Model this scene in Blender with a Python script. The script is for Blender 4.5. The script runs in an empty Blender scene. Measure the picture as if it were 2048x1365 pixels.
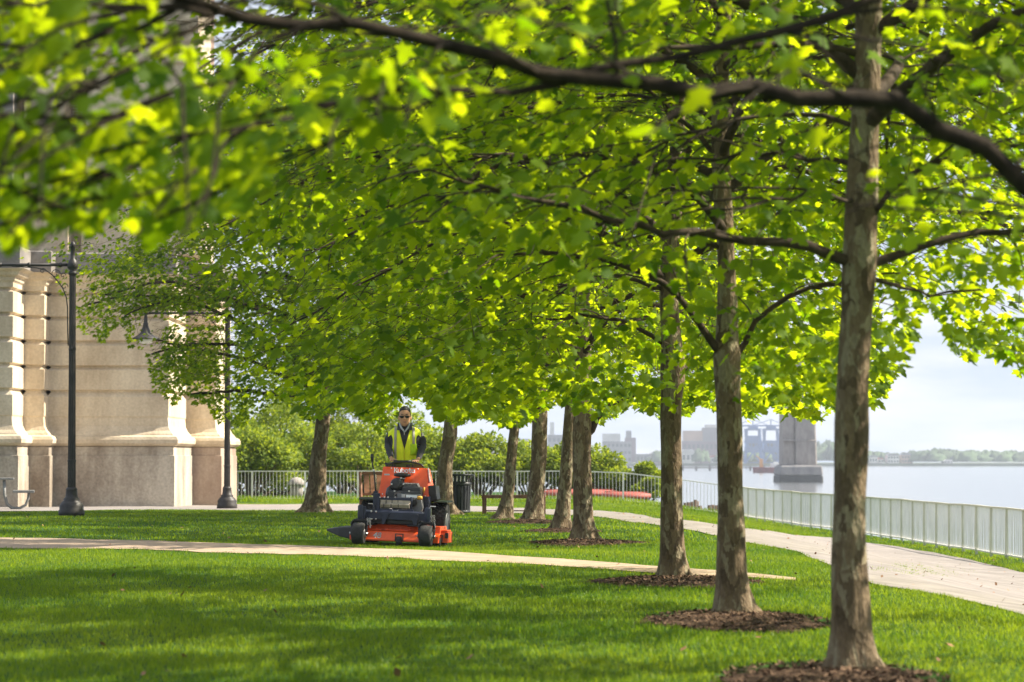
import bpy, bmesh, math, random
import numpy as np
from mathutils import Vector, Matrix, noise as mnoise

# ------------------------------------------------------------------ camera, sky, sun
SC = bpy.context.scene
COL = SC.collection
FPX, CX, CY = 6500.0, 1024.0, 682.5          # focal length and centre in pixels of the 2048 px photograph
CAMZ, HOR = 1.15, 920.0
TH = math.atan((HOR - CY) / FPX)
camd = bpy.data.cameras.new('camera')
cam = bpy.data.objects.new('camera', camd); COL.objects.link(cam)
camd.sensor_width = 36; camd.lens = FPX / 2048 * 36
camd.clip_start = 0.2; camd.clip_end = 9000
cam.location = (0, 0, CAMZ); cam.rotation_euler = (math.pi / 2 + TH, 0, 0)
camd.dof.use_dof = True; camd.dof.focus_distance = 43.6; camd.dof.aperture_fstop = 4.5
SC.camera = cam
SC.render.resolution_x, SC.render.resolution_y = 1024, 682
SC.view_settings.view_transform = 'Standard'; SC.view_settings.look = 'None'
SC.view_settings.gamma = 1; SC.view_settings.exposure = 1.33

SUN_EL, SUN_AZ = math.radians(44), math.radians(9)     # azimuth measured from +X (right) towards +Y (away)
sdir = Vector((math.cos(SUN_EL) * math.cos(SUN_AZ), math.cos(SUN_EL) * math.sin(SUN_AZ), math.sin(SUN_EL)))
sl = bpy.data.lights.new('sun', 'SUN'); sun = bpy.data.objects.new('sun', sl); COL.objects.link(sun)
sl.energy = 4.9; sl.angle = math.radians(0.53); sl.color = (1.0, 0.91, 0.76)
sun.location = (60, 10, 80); sun.rotation_euler = sdir.to_track_quat('Z', 'Y').to_euler()

W = bpy.data.worlds.new('World'); SC.world = W; W.use_nodes = True
nt = W.node_tree; nt.nodes.clear()
wo = nt.nodes.new('ShaderNodeOutputWorld'); bg = nt.nodes.new('ShaderNodeBackground')
sk = nt.nodes.new('ShaderNodeTexSky'); sk.sky_type = 'NISHITA'; sk.sun_disc = False
sk.sun_elevation = SUN_EL; sk.sun_rotation = math.pi / 2 - SUN_AZ
sk.air_density = 1.0; sk.dust_density = 1.5; sk.ozone_density = 1.0
tc = nt.nodes.new('ShaderNodeTexCoord'); mp = nt.nodes.new('ShaderNodeMapping')
mp.inputs['Scale'].default_value = (1, 1, 5)
nz = nt.nodes.new('ShaderNodeTexNoise'); nz.inputs['Scale'].default_value = 15; nz.inputs['Detail'].default_value = 7
nz.inputs['Roughness'].default_value = 0.55
cr = nt.nodes.new('ShaderNodeValToRGB'); cr.color_ramp.elements[0].position = 0.36; cr.color_ramp.elements[1].position = 0.66
cr.color_ramp.elements[0].color = (2.7, 3.3, 4.3, 1); cr.color_ramp.elements[1].color = (4.6, 4.7, 5.0, 1)
mx = nt.nodes.new('ShaderNodeMix'); mx.data_type = 'RGBA'
mx.inputs['B'].default_value = (4.2, 4.3, 4.7, 1)
nt.links.new(tc.outputs['Generated'], mp.inputs['Vector']); nt.links.new(mp.outputs[0], nz.inputs['Vector'])
nt.links.new(nz.outputs['Fac'], cr.inputs[0]); nt.links.new(cr.outputs[0], mx.inputs['B']); mx.inputs['Factor'].default_value = .88
nt.links.new(sk.outputs[0], mx.inputs['A']); nt.links.new(mx.outputs['Result'], bg.inputs['Color'])
nt.links.new(bg.outputs[0], wo.inputs[0]); bg.inputs['Strength'].default_value = 0.088

SC.cycles.max_bounces = 10; SC.cycles.transmission_bounces = 6; SC.cycles.diffuse_bounces = 5
SC.cycles.transparent_max_bounces = 8; SC.cycles.volume_bounces = 0
SC.cycles.sample_clamp_indirect = 6
SC.cycles.use_denoising = True
try: SC.cycles.denoiser = 'OPENIMAGEDENOISE'
except Exception: pass

# ------------------------------------------------------------------ helpers
rnd = random.Random(7)
def P(px, py, D):
    """world point at distance D that the photograph shows at pixel px, py"""
    u, v = (px - CX) / FPX, (CY - py) / FPX
    dy = math.cos(TH) - v * math.sin(TH); dz = math.sin(TH) + v * math.cos(TH)
    return Vector((u * D / dy, D, CAMZ + dz * D / dy))
def proj(p):
    z = p[:, 2] - CAMZ
    d = p[:, 1] * math.cos(TH) + z * math.sin(TH); up = -p[:, 1] * math.sin(TH) + z * math.cos(TH)
    return CX + FPX * p[:, 0] / d, CY - FPX * up / d
def sstep(t):
    t = np.clip(t, 0, 1); return t * t * (3 - 2 * t)
WATER = CAMZ - 5.0
def xfence(y): return 10.4 + (66 - y) * 0.0565
def terr(x, y):
    x = np.asarray(x, float); y = np.asarray(y, float)
    r = sstep((x - 2.8) / 6.4)
    z = -0.93 * r - 0.33 * sstep((y - 60) / 55) * (1 - r)
    g = np.exp(-(((x + 1.5) / 1.6) ** 2 + ((y - 43.7) / 1.8) ** 2))
    z += -0.042 * (x + 1.5) * g
    z += 0.012 * np.sin(x * 1.3 + y * .4) * np.cos(y * .9 - x * .5)
    z += -4.2 * sstep((x - xfence(y) - 0.8) / 5.0) * sstep((140 - y) / 10)
    yend = np.interp(x, [-60, 2, 5, 7, 9], [165, 150, 128, 119, 117])
    z += -4.5 * sstep((y - yend) / 8.0)
    return z
def T(x, y): return float(terr(x, y))
def G(px, py):
    """ground point seen at pixel"""
    lo, hi = 3.0, 160.0
    for i in range(400):
        D = 3 + i * 0.4; q = P(px, py, D)
        if q.z <= T(q.x, q.y): hi = D; lo = max(3, D - .4); break
    for _ in range(20):
        m = (lo + hi) / 2; q = P(px, py, m)
        if q.z <= T(q.x, q.y): hi = m
        else: lo = m
    q = P(px, py, hi); return Vector((q.x, q.y, T(q.x, q.y)))

def tag(o, label=None, cat=None, group=None, kind=None):
    if label: o['label'] = label
    if cat: o['category'] = cat
    if group: o['group'] = group
    if kind: o['kind'] = kind
    return o
def empty(name, loc=(0, 0, 0), rz=0.0, **k):
    o = bpy.data.objects.new(name, None); COL.objects.link(o); o.location = loc; o.rotation_euler = (0, 0, rz)
    o.empty_display_size = .2
    return tag(o, **k)
def link(name, me, parent=None, **k):
    o = bpy.data.objects.new(name, me); COL.objects.link(o)
    if parent is not None: o.parent = parent
    return tag(o, **k)
def np_mesh(name, V, F, mats, smooth=False, attr=None, midx=None):
    """V (n,3), F (m,k) numpy"""
    me = bpy.data.meshes.new(name); V = np.ascontiguousarray(V, np.float32); F = np.ascontiguousarray(F, np.int32)
    k = F.shape[1]
    me.vertices.add(len(V)); me.vertices.foreach_set('co', V.ravel())
    me.loops.add(F.size); me.loops.foreach_set('vertex_index', F.ravel())
    me.polygons.add(len(F)); me.polygons.foreach_set('loop_start', np.arange(0, F.size, k, dtype=np.int32))
    if smooth: me.polygons.foreach_set('use_smooth', np.ones(len(F), bool))
    if midx is not None: me.polygons.foreach_set('material_index', np.asarray(midx, np.int32))
    for m in (mats if isinstance(mats, (list, tuple)) else [mats]): me.materials.append(m)
    if attr is not None:
        a = me.attributes.new('rnd', 'FLOAT', 'POINT'); a.data.foreach_set('value', np.ascontiguousarray(attr, np.float32))
    me.update(calc_edges=True)
    return me

class MB:
    def __init__(s): s.v = []; s.f = []; s.sm = []; s.mi = []; s.M = Matrix.Identity(4); s.mat = 0
    def add(s, vs, fs, smooth=False):
        b = len(s.v); s.v += [tuple(s.M @ Vector(p)) for p in vs]
        for f in fs: s.f.append([b + i for i in f]); s.sm.append(smooth); s.mi.append(s.mat)
        return s
    def box(s, c, d, rot=None, top=(1, 1)):
        x, y, z = d[0] / 2, d[1] / 2, d[2] / 2; vs = []
        for k, (sx, sy) in ((-1, (1, 1)), (1, top)):
            for i, j in ((-1, -1), (1, -1), (1, 1), (-1, 1)): vs.append(Vector((i * x * sx, j * y * sy, k * z)))
        if rot is not None: vs = [rot @ v for v in vs]
        vs = [v + Vector(c) for v in vs]
        return s.add(vs, [(3, 2, 1, 0), (4, 5, 6, 7), (0, 1, 5, 4), (1, 2, 6, 5), (2, 3, 7, 6), (3, 0, 4, 7)])
    def bar(s, a, b, w, h=None):
        a, b = Vector(a), Vector(b); d = (b - a); L = d.length
        q = d.to_track_quat('Z', 'Y').to_matrix()
        return s.box((a + b) / 2, (w, h or w, L), q)
    def tube(s, pts, rad, n=10, caps=True, smooth=True, flat=1.0):
        pts = [Vector(p) for p in pts]
        if not hasattr(rad, '__len__'): rad = [rad] * len(pts)
        vs = []; fs = []; up = None
        for i, p in enumerate(pts):
            t = (pts[min(i + 1, len(pts) - 1)] - pts[max(i - 1, 0)])
            t = t.normalized() if t.length > 1e-9 else Vector((0, 0, 1))
            if up is None: up = Vector((0, 1, 0)) if abs(t.y) < .9 else Vector((1, 0, 0))
            u = (up - t * up.dot(t)); u = u.normalized() if u.length > 1e-6 else t.orthogonal().normalized()
            w = t.cross(u); up = u
            for k in range(n):
                a = 2 * math.pi * k / n; vs.append(p + (u * math.cos(a) * flat + w * math.sin(a)) * rad[i])
        for i in range(len(pts) - 1):
            for k in range(n):
                k2 = (k + 1) % n; fs.append((i * n + k, i * n + k2, (i + 1) * n + k2, (i + 1) * n + k))
        if caps: fs.append(tuple(range(n - 1, -1, -1))); fs.append(tuple((len(pts) - 1) * n + k for k in range(n)))
        return s.add(vs, fs, smooth)
    def lathe(s, prof, n=20, c=(0, 0, 0), axis='Z', smooth=True, flute=0.0, fl=None):
        """prof: (r, h) pairs"""
        vs = []; fs = []; c = Vector(c)
        for j, (r, h) in enumerate(prof):
            for k in range(n):
                a = 2 * math.pi * k / n; rr = r * (1 - (flute if (flute and k % 2 and fl(j)) else 0))
                x, y = rr * math.cos(a), rr * math.sin(a)
                q = {'Z': (x, y, h), 'Y': (x, h, y), 'X': (h, x, y)}[axis]
                vs.append(c + Vector(q))
        for j in range(len(prof) - 1):
            for k in range(n):
                k2 = (k + 1) % n; fs.append((j * n + k, j * n + k2, (j + 1) * n + k2, (j + 1) * n + k))
        fs.append(tuple(range(n - 1, -1, -1))); fs.append(tuple((len(prof) - 1) * n + k for k in range(n)))
        return s.add(vs, fs, smooth)
    def prism(s, poly, a, b, plane='XZ'):
        """2-D polygon extruded from a to b along the missing axis"""
        n = len(poly)
        def q(p, t): return {'XZ': (p[0], t, p[1]), 'XY': (p[0], p[1], t), 'YZ': (t, p[0], p[1])}[plane]
        vs = [q(p, a) for p in poly] + [q(p, b) for p in poly]
        fs = [tuple(range(n)), tuple(range(2 * n - 1, n - 1, -1))] + [(i, i + n, (i + 1) % n + n, (i + 1) % n) for i in range(n)]
        return s.add(vs, fs)
    def ell(s, c, r, n=16, m=10, rot=None):
        vs = []; fs = []
        for j in range(m + 1):
            t = math.pi * j / m
            for k in range(n):
                a = 2 * math.pi * k / n; v = Vector((r[0] * math.sin(t) * math.cos(a), r[1] * math.sin(t) * math.sin(a), r[2] * math.cos(t)))
                if rot is not None: v = rot @ v
                vs.append(v + Vector(c))
        for j in range(m):
            for k in range(n):
                k2 = (k + 1) % n; fs.append((j * n + k, (j + 1) * n + k, (j + 1) * n + k2, j * n + k2))
        return s.add(vs, fs, True)
    def mesh(s, name, mats):
        me = bpy.data.meshes.new(name); me.from_pydata(s.v, [], s.f)
        me.polygons.foreach_set('use_smooth', s.sm); me.polygons.foreach_set('material_index', s.mi)
        for m in (mats if isinstance(mats, (list, tuple)) else [mats]): me.materials.append(m)
        bm = bmesh.new(); bm.from_mesh(me); bmesh.ops.recalc_face_normals(bm, faces=bm.faces); bm.to_mesh(me); bm.free()
        me.update(); return me
    def build(s, name, mats, parent=None, bevel=0, **k):
        o = link(name, s.mesh(name, mats), parent, **k)
        if bevel:
            m = o.modifiers.new('bevel', 'BEVEL'); m.width = bevel; m.segments = 2; m.limit_method = 'ANGLE'; m.angle_limit = math.radians(40)
        return o
def baked(mb, name, mat, parent, voxel, smooth=4, sfac=.5, **k):
    """join overlapping closed pieces into one continuous skin"""
    o = mb.build(name, mat, None)
    r = o.modifiers.new('r', 'REMESH'); r.mode = 'VOXEL'; r.voxel_size = voxel; r.use_smooth_shade = True
    if smooth: q = o.modifiers.new('s', 'SMOOTH'); q.iterations = smooth; q.factor = sfac
    dg = bpy.context.evaluated_depsgraph_get(); me = bpy.data.meshes.new_from_object(o.evaluated_get(dg))
    old = o.data; o.modifiers.clear(); o.data = me; bpy.data.meshes.remove(old); me.name = name
    if not me.materials: me.materials.append(mat)
    o.parent = parent
    return tag(o, **k)

# ------------------------------------------------------------------ materials
def mat(name, col, rough=.6, metal=0, var=.15, scale=8, bump=0, bscale=40, spec=.5, col2=None, detail=5, stretch=(1, 1, 1), coat=0, emit=None):
    m = bpy.data.materials.new(name); m.use_nodes = True; n = m.node_tree; b = n.nodes['Principled BSDF']
    b.inputs['Roughness'].default_value = rough; b.inputs['Metallic'].default_value = metal
    b.inputs['Specular IOR Level'].default_value = spec
    if coat: b.inputs['Coat Weight'].default_value = coat; b.inputs['Coat Roughness'].default_value = .12
    c1 = col; c2 = col2 or tuple(max(0, c * (1 - var)) for c in col); c0 = tuple(min(1, c * (1 + var * .6)) for c in col) if not col2 else col
    t = n.nodes.new('ShaderNodeTexCoord'); mp = n.nodes.new('ShaderNodeMapping'); mp.inputs['Scale'].default_value = stretch
    n.links.new(t.outputs['Object'], mp.inputs[0])
    z = n.nodes.new('ShaderNodeTexNoise'); z.inputs['Scale'].default_value = scale; z.inputs['Detail'].default_value = detail
    z.inputs['Roughness'].default_value = .6
    n.links.new(mp.outputs[0], z.inputs['Vector'])
    r = n.nodes.new('ShaderNodeValToRGB'); r.color_ramp.elements[0].position = .35; r.color_ramp.elements[1].position = .68
    r.color_ramp.elements[0].color = (*c2, 1); r.color_ramp.elements[1].color = (*c0, 1)
    n.links.new(z.outputs['Fac'], r.inputs[0]); n.links.new(r.outputs[0], b.inputs['Base Color'])
    if bump:
        z2 = n.nodes.new('ShaderNodeTexNoise'); z2.inputs['Scale'].default_value = bscale; z2.inputs['Detail'].default_value = 6
        n.links.new(mp.outputs[0], z2.inputs['Vector'])
        bp = n.nodes.new('ShaderNodeBump'); bp.inputs['Strength'].default_value = bump; bp.inputs['Distance'].default_value = .02
        n.links.new(z2.outputs['Fac'], bp.inputs['Height']); n.links.new(bp.outputs[0], b.inputs['Normal'])
    return m
def leafmat(name, c_lo, c_hi, t_lo, t_hi, trans=.5, rough=.45, spec=.35):
    m = bpy.data.materials.new(name); m.use_nodes = True; n = m.node_tree; n.nodes.clear()
    out = n.nodes.new('ShaderNodeOutputMaterial')
    at = n.nodes.new('ShaderNodeAttribute'); at.attribute_name = 'rnd'
    def ramp(a, b):
        r = n.nodes.new('ShaderNodeValToRGB'); r.color_ramp.elements[0].color = (*a, 1); r.color_ramp.elements[1].color = (*b, 1)
        n.links.new(at.outputs['Fac'], r.inputs[0]); return r
    r1, r2 = ramp(c_lo, c_hi), ramp(t_lo, t_hi)
    pb = n.nodes.new('ShaderNodeBsdfPrincipled'); pb.inputs['Roughness'].default_value = rough
    pb.inputs['Specular IOR Level'].default_value = spec
    tr = n.nodes.new('ShaderNodeBsdfTranslucent'); ms = n.nodes.new('ShaderNodeMixShader'); ms.inputs[0].default_value = trans
    n.links.new(r1.outputs[0], pb.inputs['Base Color']); n.links.new(r2.outputs[0], tr.inputs['Color'])
    n.links.new(pb.outputs[0], ms.inputs[1]); n.links.new(tr.outputs[0], ms.inputs[2]); n.links.new(ms.outputs[0], out.inputs[0])
    return m
def bark_mat(name, dark, mid, pale, sc=1.0):
    m = bpy.data.materials.new(name); m.use_nodes = True; n = m.node_tree; b = n.nodes['Principled BSDF']
    b.inputs['Roughness'].default_value = .85; b.inputs['Specular IOR Level'].default_value = .2
    t = n.nodes.new('ShaderNodeTexCoord'); mp = n.nodes.new('ShaderNodeMapping'); mp.inputs['Scale'].default_value = (1, 1, .42)
    n.links.new(t.outputs['Object'], mp.inputs[0])
    wz = n.nodes.new('ShaderNodeTexNoise'); wz.inputs['Scale'].default_value = 9 * sc; wz.inputs['Detail'].default_value = 4
    n.links.new(mp.outputs[0], wz.inputs['Vector'])
    mv = n.nodes.new('ShaderNodeMix'); mv.data_type = 'RGBA'; mv.blend_type = 'LINEAR_LIGHT'; mv.inputs['Factor'].default_value = .12
    n.links.new(mp.outputs[0], mv.inputs['A']); n.links.new(wz.outputs['Color'], mv.inputs['B'])
    vo = n.nodes.new('ShaderNodeTexVoronoi'); vo.inputs['Scale'].default_value = 19 * sc
    n.links.new(mv.outputs['Result'], vo.inputs['Vector'])
    r = n.nodes.new('ShaderNodeValToRGB'); r.color_ramp.interpolation = 'LINEAR'
    e = r.color_ramp.elements; e[0].position = 0; e[0].color = (*dark, 1); e[1].position = .50; e[1].color = (*mid, 1)
    x = r.color_ramp.elements.new(.3); x.color = (*[a * .5 + c * .5 for a, c in zip(dark, mid)], 1)
    x = r.color_ramp.elements.new(.66); x.color = (*mid, 1)
    x = r.color_ramp.elements.new(.74); x.color = (*pale, 1)
    n.links.new(vo.outputs['Color'], r.inputs[0])
    fz = n.nodes.new('ShaderNodeTexNoise'); fz.inputs['Scale'].default_value = 60; fz.inputs['Detail'].default_value = 6
    n.links.new(mp.outputs[0], fz.inputs['Vector'])
    mm = n.nodes.new('ShaderNodeMix'); mm.data_type = 'RGBA'; mm.blend_type = 'MULTIPLY'; mm.inputs['Factor'].default_value = .6
    g = n.nodes.new('ShaderNodeValToRGB'); g.color_ramp.elements[0].position = .3; g.color_ramp.elements[0].color = (.45, .43, .4, 1)
    g.color_ramp.elements[1].position = .7
    n.links.new(fz.outputs['Fac'], g.inputs[0]); n.links.new(r.outputs[0], mm.inputs['A']); n.links.new(g.outputs[0], mm.inputs['B'])
    n.links.new(mm.outputs['Result'], b.inputs['Base Color'])
    bp = n.nodes.new('ShaderNodeBump'); bp.inputs['Strength'].default_value = .7; bp.inputs['Distance'].default_value = .02
    ad = n.nodes.new('ShaderNodeMath'); ad.operation = 'ADD'; n.links.new(fz.outputs['Fac'], ad.inputs[0]); n.links.new(vo.outputs['Distance'], ad.inputs[1])
    n.links.new(ad.outputs[0], bp.inputs['Height']); n.links.new(bp.outputs[0], b.inputs['Normal'])
    return m
M = {}
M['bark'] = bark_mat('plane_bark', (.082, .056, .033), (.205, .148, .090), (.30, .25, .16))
M['limb_near'] = mat('shaded_limb_bark', (.030, .022, .014), .9, var=.5, scale=16, bump=.5, bscale=50, spec=.15)  # crown shade on the foreground limbs is put into this near-black bark colour
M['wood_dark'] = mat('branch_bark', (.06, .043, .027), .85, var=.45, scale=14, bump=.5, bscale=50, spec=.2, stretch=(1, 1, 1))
M['leaf'] = leafmat('plane_leaf', (.026, .062, .004), (.105, .175, .008), (.19, .35, .002), (.76, .88, .008), .57, .6, .12)
M['shrubleaf'] = leafmat('shrub_leaf', (.07, .13, .012), (.22, .27, .035), (.26, .38, .01), (.60, .66, .04), .38, .6, .15)
M['paleleaf'] = leafmat('pale_leaf', (.20, .20, .12), (.36, .34, .24), (.25, .27, .12), (.42, .40, .25), .3)
M['grass'] = leafmat('grass_blade', (.055, .12, .006), (.165, .24, .014), (.15, .30, .004), (.52, .62, .016), .45, .5, .25)
M['soil'] = mat('lawn_soil', (.035, .085, .012), .95, var=.4, scale=3, bump=.3, spec=.1)
# ------------------------------------------------------------------ ground, paths, water
def grid_mesh(name, xs, ys, zf, m, off=0.0):
    X, Y = np.meshgrid(xs, ys); Z = zf(X, Y) + off
    V = np.stack([X.ravel(), Y.ravel(), Z.ravel()], 1); nx, ny = len(xs), len(ys)
    i = np.arange(nx - 1); j = np.arange(ny - 1); I, J = np.meshgrid(i, j); a = (J * nx + I).ravel()
    return np_mesh(name, V, np.stack([a, a + 1, a + nx + 1, a + nx], 1), m, True)
xs = np.concatenate([np.arange(-90, -20, 5), np.arange(-20, 20, .5), np.arange(20, 61, 5)])
ys = np.concatenate([np.arange(-30, 4, 4), np.arange(4, 60, .5), np.arange(60, 171, 1.0)])
link('lawn', grid_mesh('lawn', xs, ys, terr, M['soil']), kind='structure')

def strip(name, L, R, m, off, n=320, k=14, parent=None):
    """surface draped on the ground between two pixel polylines"""
    def samp(pl):
        g = [G(*p) for p in pl]; d = [0]
        for a, b in zip(g, g[1:]): d.append(d[-1] + (b - a).length)
        t = np.linspace(0, d[-1], n); return np.stack([np.interp(t, d, [q.x for q in g]), np.interp(t, d, [q.y for q in g])], 1)
    A, B = samp(L), samp(R)
    for E, s_ in ((A, 1), (B, 2)): E[:, 1] += .06 * np.sin(E[:, 0] * 7 * s_ + E[:, 1] * 3) + .05 * np.sin(E[:, 0] * 17 + E[:, 1] * 11)
    w = np.linspace(0, 1, k)
    Q = A[:, None, :] * (1 - w[None, :, None]) + B[:, None, :] * w[None, :, None]
    Z = terr(Q[..., 0], Q[..., 1]) + off
    V = np.concatenate([Q.reshape(-1, 2), Z.reshape(-1, 1)], 1)
    I, J = np.meshgrid(np.arange(k - 1), np.arange(n - 1)); a = (J * k + I).ravel()
    o = link(name, np_mesh(name, V, np.stack([a, a + 1, a + k + 1, a + k], 1), m, True), kind='structure')
    return o, np.concatenate([A, B[::-1]], 0)
M['sand'] = mat('tan_path', (.40, .30, .21), .95, var=.22, scale=2.5, bump=.5, bscale=60, spec=.1)
M['asphalt'] = mat('pale_path', (.27, .243, .222), .95, var=.25, scale=1.6, bump=.5, bscale=50, spec=.1)
_, poly_mid = strip('tan_path', [(-60, 1077), (300, 1083), (500, 1090), (700, 1097), (900, 1105), (1200, 1125), (1400, 1141), (1592, 1158)],
                    [(-60, 1097), (300, 1101), (560, 1110), (800, 1118), (1000, 1128), (1200, 1140), (1400, 1152), (1592, 1163)], M['sand'], .012)
_, poly_right = strip('waterside_path', [(1000, 1026), (1190, 1034), (1290, 1048), (1400, 1065), (1490, 1086), (1560, 1098), (1600, 1106), (1640, 1124), (1700, 1146), (1745, 1170), (1890, 1194), (1960, 1210), (2110, 1248), (2300, 1302), (2700, 1440)],
                      [(1000, 1015), (1240, 1026), (1310, 1038), (1440, 1052), (1520, 1064), (1600, 1072), (1660, 1076), (1720, 1084), (1800, 1095), (1860, 1105), (1960, 1126), (2030, 1143), (2130, 1166), (2300, 1200), (2700, 1285)], M['asphalt'], .012)
_, poly_far = strip('far_path', [(-40, 1026), (120, 1024), (300, 1021), (460, 1022), (620, 1023), (800, 1023), (900, 1024), (1005, 1026)],
                    [(-40, 1016), (120, 1015), (300, 1013), (460, 1010), (620, 1009.5), (800, 1010), (900, 1012), (1005, 1015)], M['asphalt'], .018)
POLYS = [poly_mid, poly_right, poly_far]
def inpoly(x, y, poly):
    c = np.zeros(x.shape, bool); n = len(poly); j = n - 1
    for i in range(n):
        xi, yi = poly[i]; xj, yj = poly[j]
        c ^= ((yi > y) != (yj > y)) & (x < (xj - xi) * (y - yi) / (yj - yi + 1e-12) + xi); j = i
    return c

# water
m = bpy.data.materials.new('river_water'); m.use_nodes = True; n = m.node_tree; b = n.nodes['Principled BSDF']
b.inputs['Base Color'].default_value = (.16, .17, .18, 1); b.inputs['Roughness'].default_value = .12; b.inputs['Specular IOR Level'].default_value = .6
t = n.nodes.new('ShaderNodeTexCoord'); mp = n.nodes.new('ShaderNodeMapping'); mp.inputs['Scale'].default_value = (.35, .12, 1)
z = n.nodes.new('ShaderNodeTexNoise'); z.inputs['Scale'].default_value = 1; z.inputs['Detail'].default_value = 6
bp = n.nodes.new('ShaderNodeBump'); bp.inputs['Strength'].default_value = .22; bp.inputs['Distance'].default_value = .3
n.links.new(t.outputs['Object'], mp.inputs[0]); n.links.new(mp.outputs[0], z.inputs['Vector']); n.links.new(z.outputs['Fac'], bp.inputs['Height']); n.links.new(bp.outputs[0], b.inputs['Normal'])
M['water'] = m
link('river_water', np_mesh('river_water', np.array([[-1500, 60, WATER], [1500, 60, WATER], [1500, 3600, WATER], [-1500, 3600, WATER]]), np.array([[0, 1, 2, 3]]), M['water']), kind='structure')
M['farland'] = mat('far_shore', (.10, .13, .07), .95, scale=.05, var=.4)
mb = MB(); mb.box((0, 3050, WATER + .6), (2900, 900, 3)); mb.build('far_shore', M['farland'], kind='structure')

# ------------------------------------------------------------------ trees: positions (pixel of base, distance)
TREES = {   # name: (D, [(px, py, width px)...])
 1: (17.9, [(1711, 1345, 112), (1708, 1322, 92), (1703, 1280, 82), (1699, 1180, 74), (1698, 1080, 68), (1698, 1000, 66), (1702, 870, 70), (1703, 800, 66), (1708, 700, 64), (1714, 620, 62), (1718, 545, 74), (1720, 505, 66), (1723, 400, 61), (1727, 300, 58), (1734, 150, 56), (1738, 0, 52)]),
 2: (23.8, [(1471, 1240, 100), (1469, 1222, 76), (1465, 1180, 64), (1463, 1120, 57), (1461, 1000, 52), (1460, 900, 51), (1456, 800, 49), (1453, 715, 54), (1454, 680, 44), (1455, 600, 38), (1452, 500, 35), (1441, 330, 37), (1440, 150, 32), (1450, 0, 28)]),
 3: (31.2, [(1347, 1166, 76), (1346, 1148, 58), (1345, 1110, 50), (1343, 1000, 44), (1342, 900, 43), (1341, 800, 41), (1350, 742, 54), (1342, 690, 42), (1338, 640, 38), (1336, 570, 36), (1345, 450, 33), (1352, 350, 33), (1358, 200, 24), (1362, 0, 18)]),
 4: (46.0, [(1168, 1086, 66), (1167, 1072, 50), (1166, 1045, 41), (1165, 950, 36), (1164, 860, 38), (1166, 800, 33), (1168, 700, 29), (1168, 600, 24), (1170, 450, 18)]),
 5: (52.6, [(1122, 1064, 48), (1124, 1050, 36), (1127, 1000, 27), (1136, 900, 25), (1142, 800, 23), (1146, 730, 21), (1148, 600, 17)]),
 6: (60.0, [(1067, 1048, 54), (1068, 1035, 40), (1072, 990, 34), (1079, 900, 31), (1080, 800, 29), (1088, 680, 23), (1090, 560, 18)]),
 7: (63.5, [(1008, 1043, 46), (1010, 1032, 32), (1016, 990, 24), (1024, 900, 20), (1030, 850, 19), (1038, 790, 16), (1044, 700, 13)]),
 8: (69.0, [(893, 1031, 54), (889, 1015, 38), (888, 960, 31), (892, 920, 29), (902, 865, 29), (902, 820, 24), (905, 720, 19)]),
 9: (73.5, [(629, 1024, 70), (631, 1010, 48), (633, 975, 37), (638, 900, 31), (647, 840, 28), (650, 760, 24), (648, 640, 20)]),
}
M['mulch'] = mat('bark_mulch', (.075, .046, .030), .95, var=.75, scale=45, bump=1, bscale=90, spec=.1, detail=8)
M['chip'] = mat('mulch_chip', (.15, .095, .062), .9, var=.5, scale=30, spec=.1)
MULCH = []
def mulch(px, py, D, rx, ry, label, hm=.05):
    c = P(px, py, D); cx, cy = c.x, c.y; MULCH.append((cx, cy, rx, ry)); rg = np.random.default_rng(int(D * 10))
    V = []; F = []; nr, na = 9, 40
    for i in range(nr + 1):
        for k in range(na):
            a = 2 * math.pi * k / na; f = i / nr; wob = 1 + .14 * math.sin(3 * a + D) + .09 * math.sin(7 * a + D)
            x, y = cx + rx * f * math.cos(a) * wob, cy + ry * f * math.sin(a) * wob
            V.append((x, y, T(x, y) - .012 + hm * (1 - f ** 2) + .022 * rg.random() * (f < .95)))
    for i in range(nr):
        for k in range(na): k2 = (k + 1) % na; F.append((i * na + k, i * na + k2, (i + 1) * na + k2, (i + 1) * na + k))
    V.append((cx, cy, T(cx, cy) + .14)); 
    o = link('mulch_ring', np_mesh('mulch_ring', np.array(V), np.array(F), M['mulch'], True), label=label, cat='mulch', group='mulch rings round the trunks', kind='thing')
    N = int(1500 * rx * ry) if D < 50 else 250
    a = rg.random(N) * 6.283; f = np.sqrt(rg.random(N)) * 1.04; x = cx + rx * f * np.cos(a); y = cy + ry * f * np.sin(a)
    zz = terr(x, y) + - .004 + hm * (1 - np.minimum(f, 1) ** 2); L = rg.uniform(.008, .026, N); w = rg.uniform(.004, .009, N); t = rg.random(N) * 6.283; s = rg.normal(0, .4, N)
    d = np.stack([np.cos(t) * np.cos(s), np.sin(t) * np.cos(s), np.sin(s)], 1) * L[:, None]; q = np.stack([-np.sin(t), np.cos(t), rg.normal(0, .4, N)], 1) * w[:, None]
    c0 = np.stack([x, y, zz + .012], 1); V = np.stack([c0 - d - q, c0 + d - q, c0 + d + q, c0 - d + q], 1).reshape(-1, 3)
    link('bark_chips', np_mesh('bark_chips', V, np.arange(4 * N).reshape(-1, 4), M['chip']), o, kind='stuff')
mulch(1665, 1366, 17.15, .60, 1.3, 'dark bark mulch ring round the thick nearest trunk', .02)
mulch(1475, 1249, 23.2, .66, 1.35, 'dark mulch ring round the forked second trunk of the row')
mulch(1352, 1172, 30.6, .80, 1.6, 'dark mulch ring at the tan path round the knobby third trunk')
mulch(1172, 1090, 45.2, .80, 1.5, 'mulch ring round the trunk with a short stub limb')
mulch(1118, 1064, 52.2, .66, 1.2, 'mulch ring between the stub-limbed trunk and the trunk beside the bench')
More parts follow.
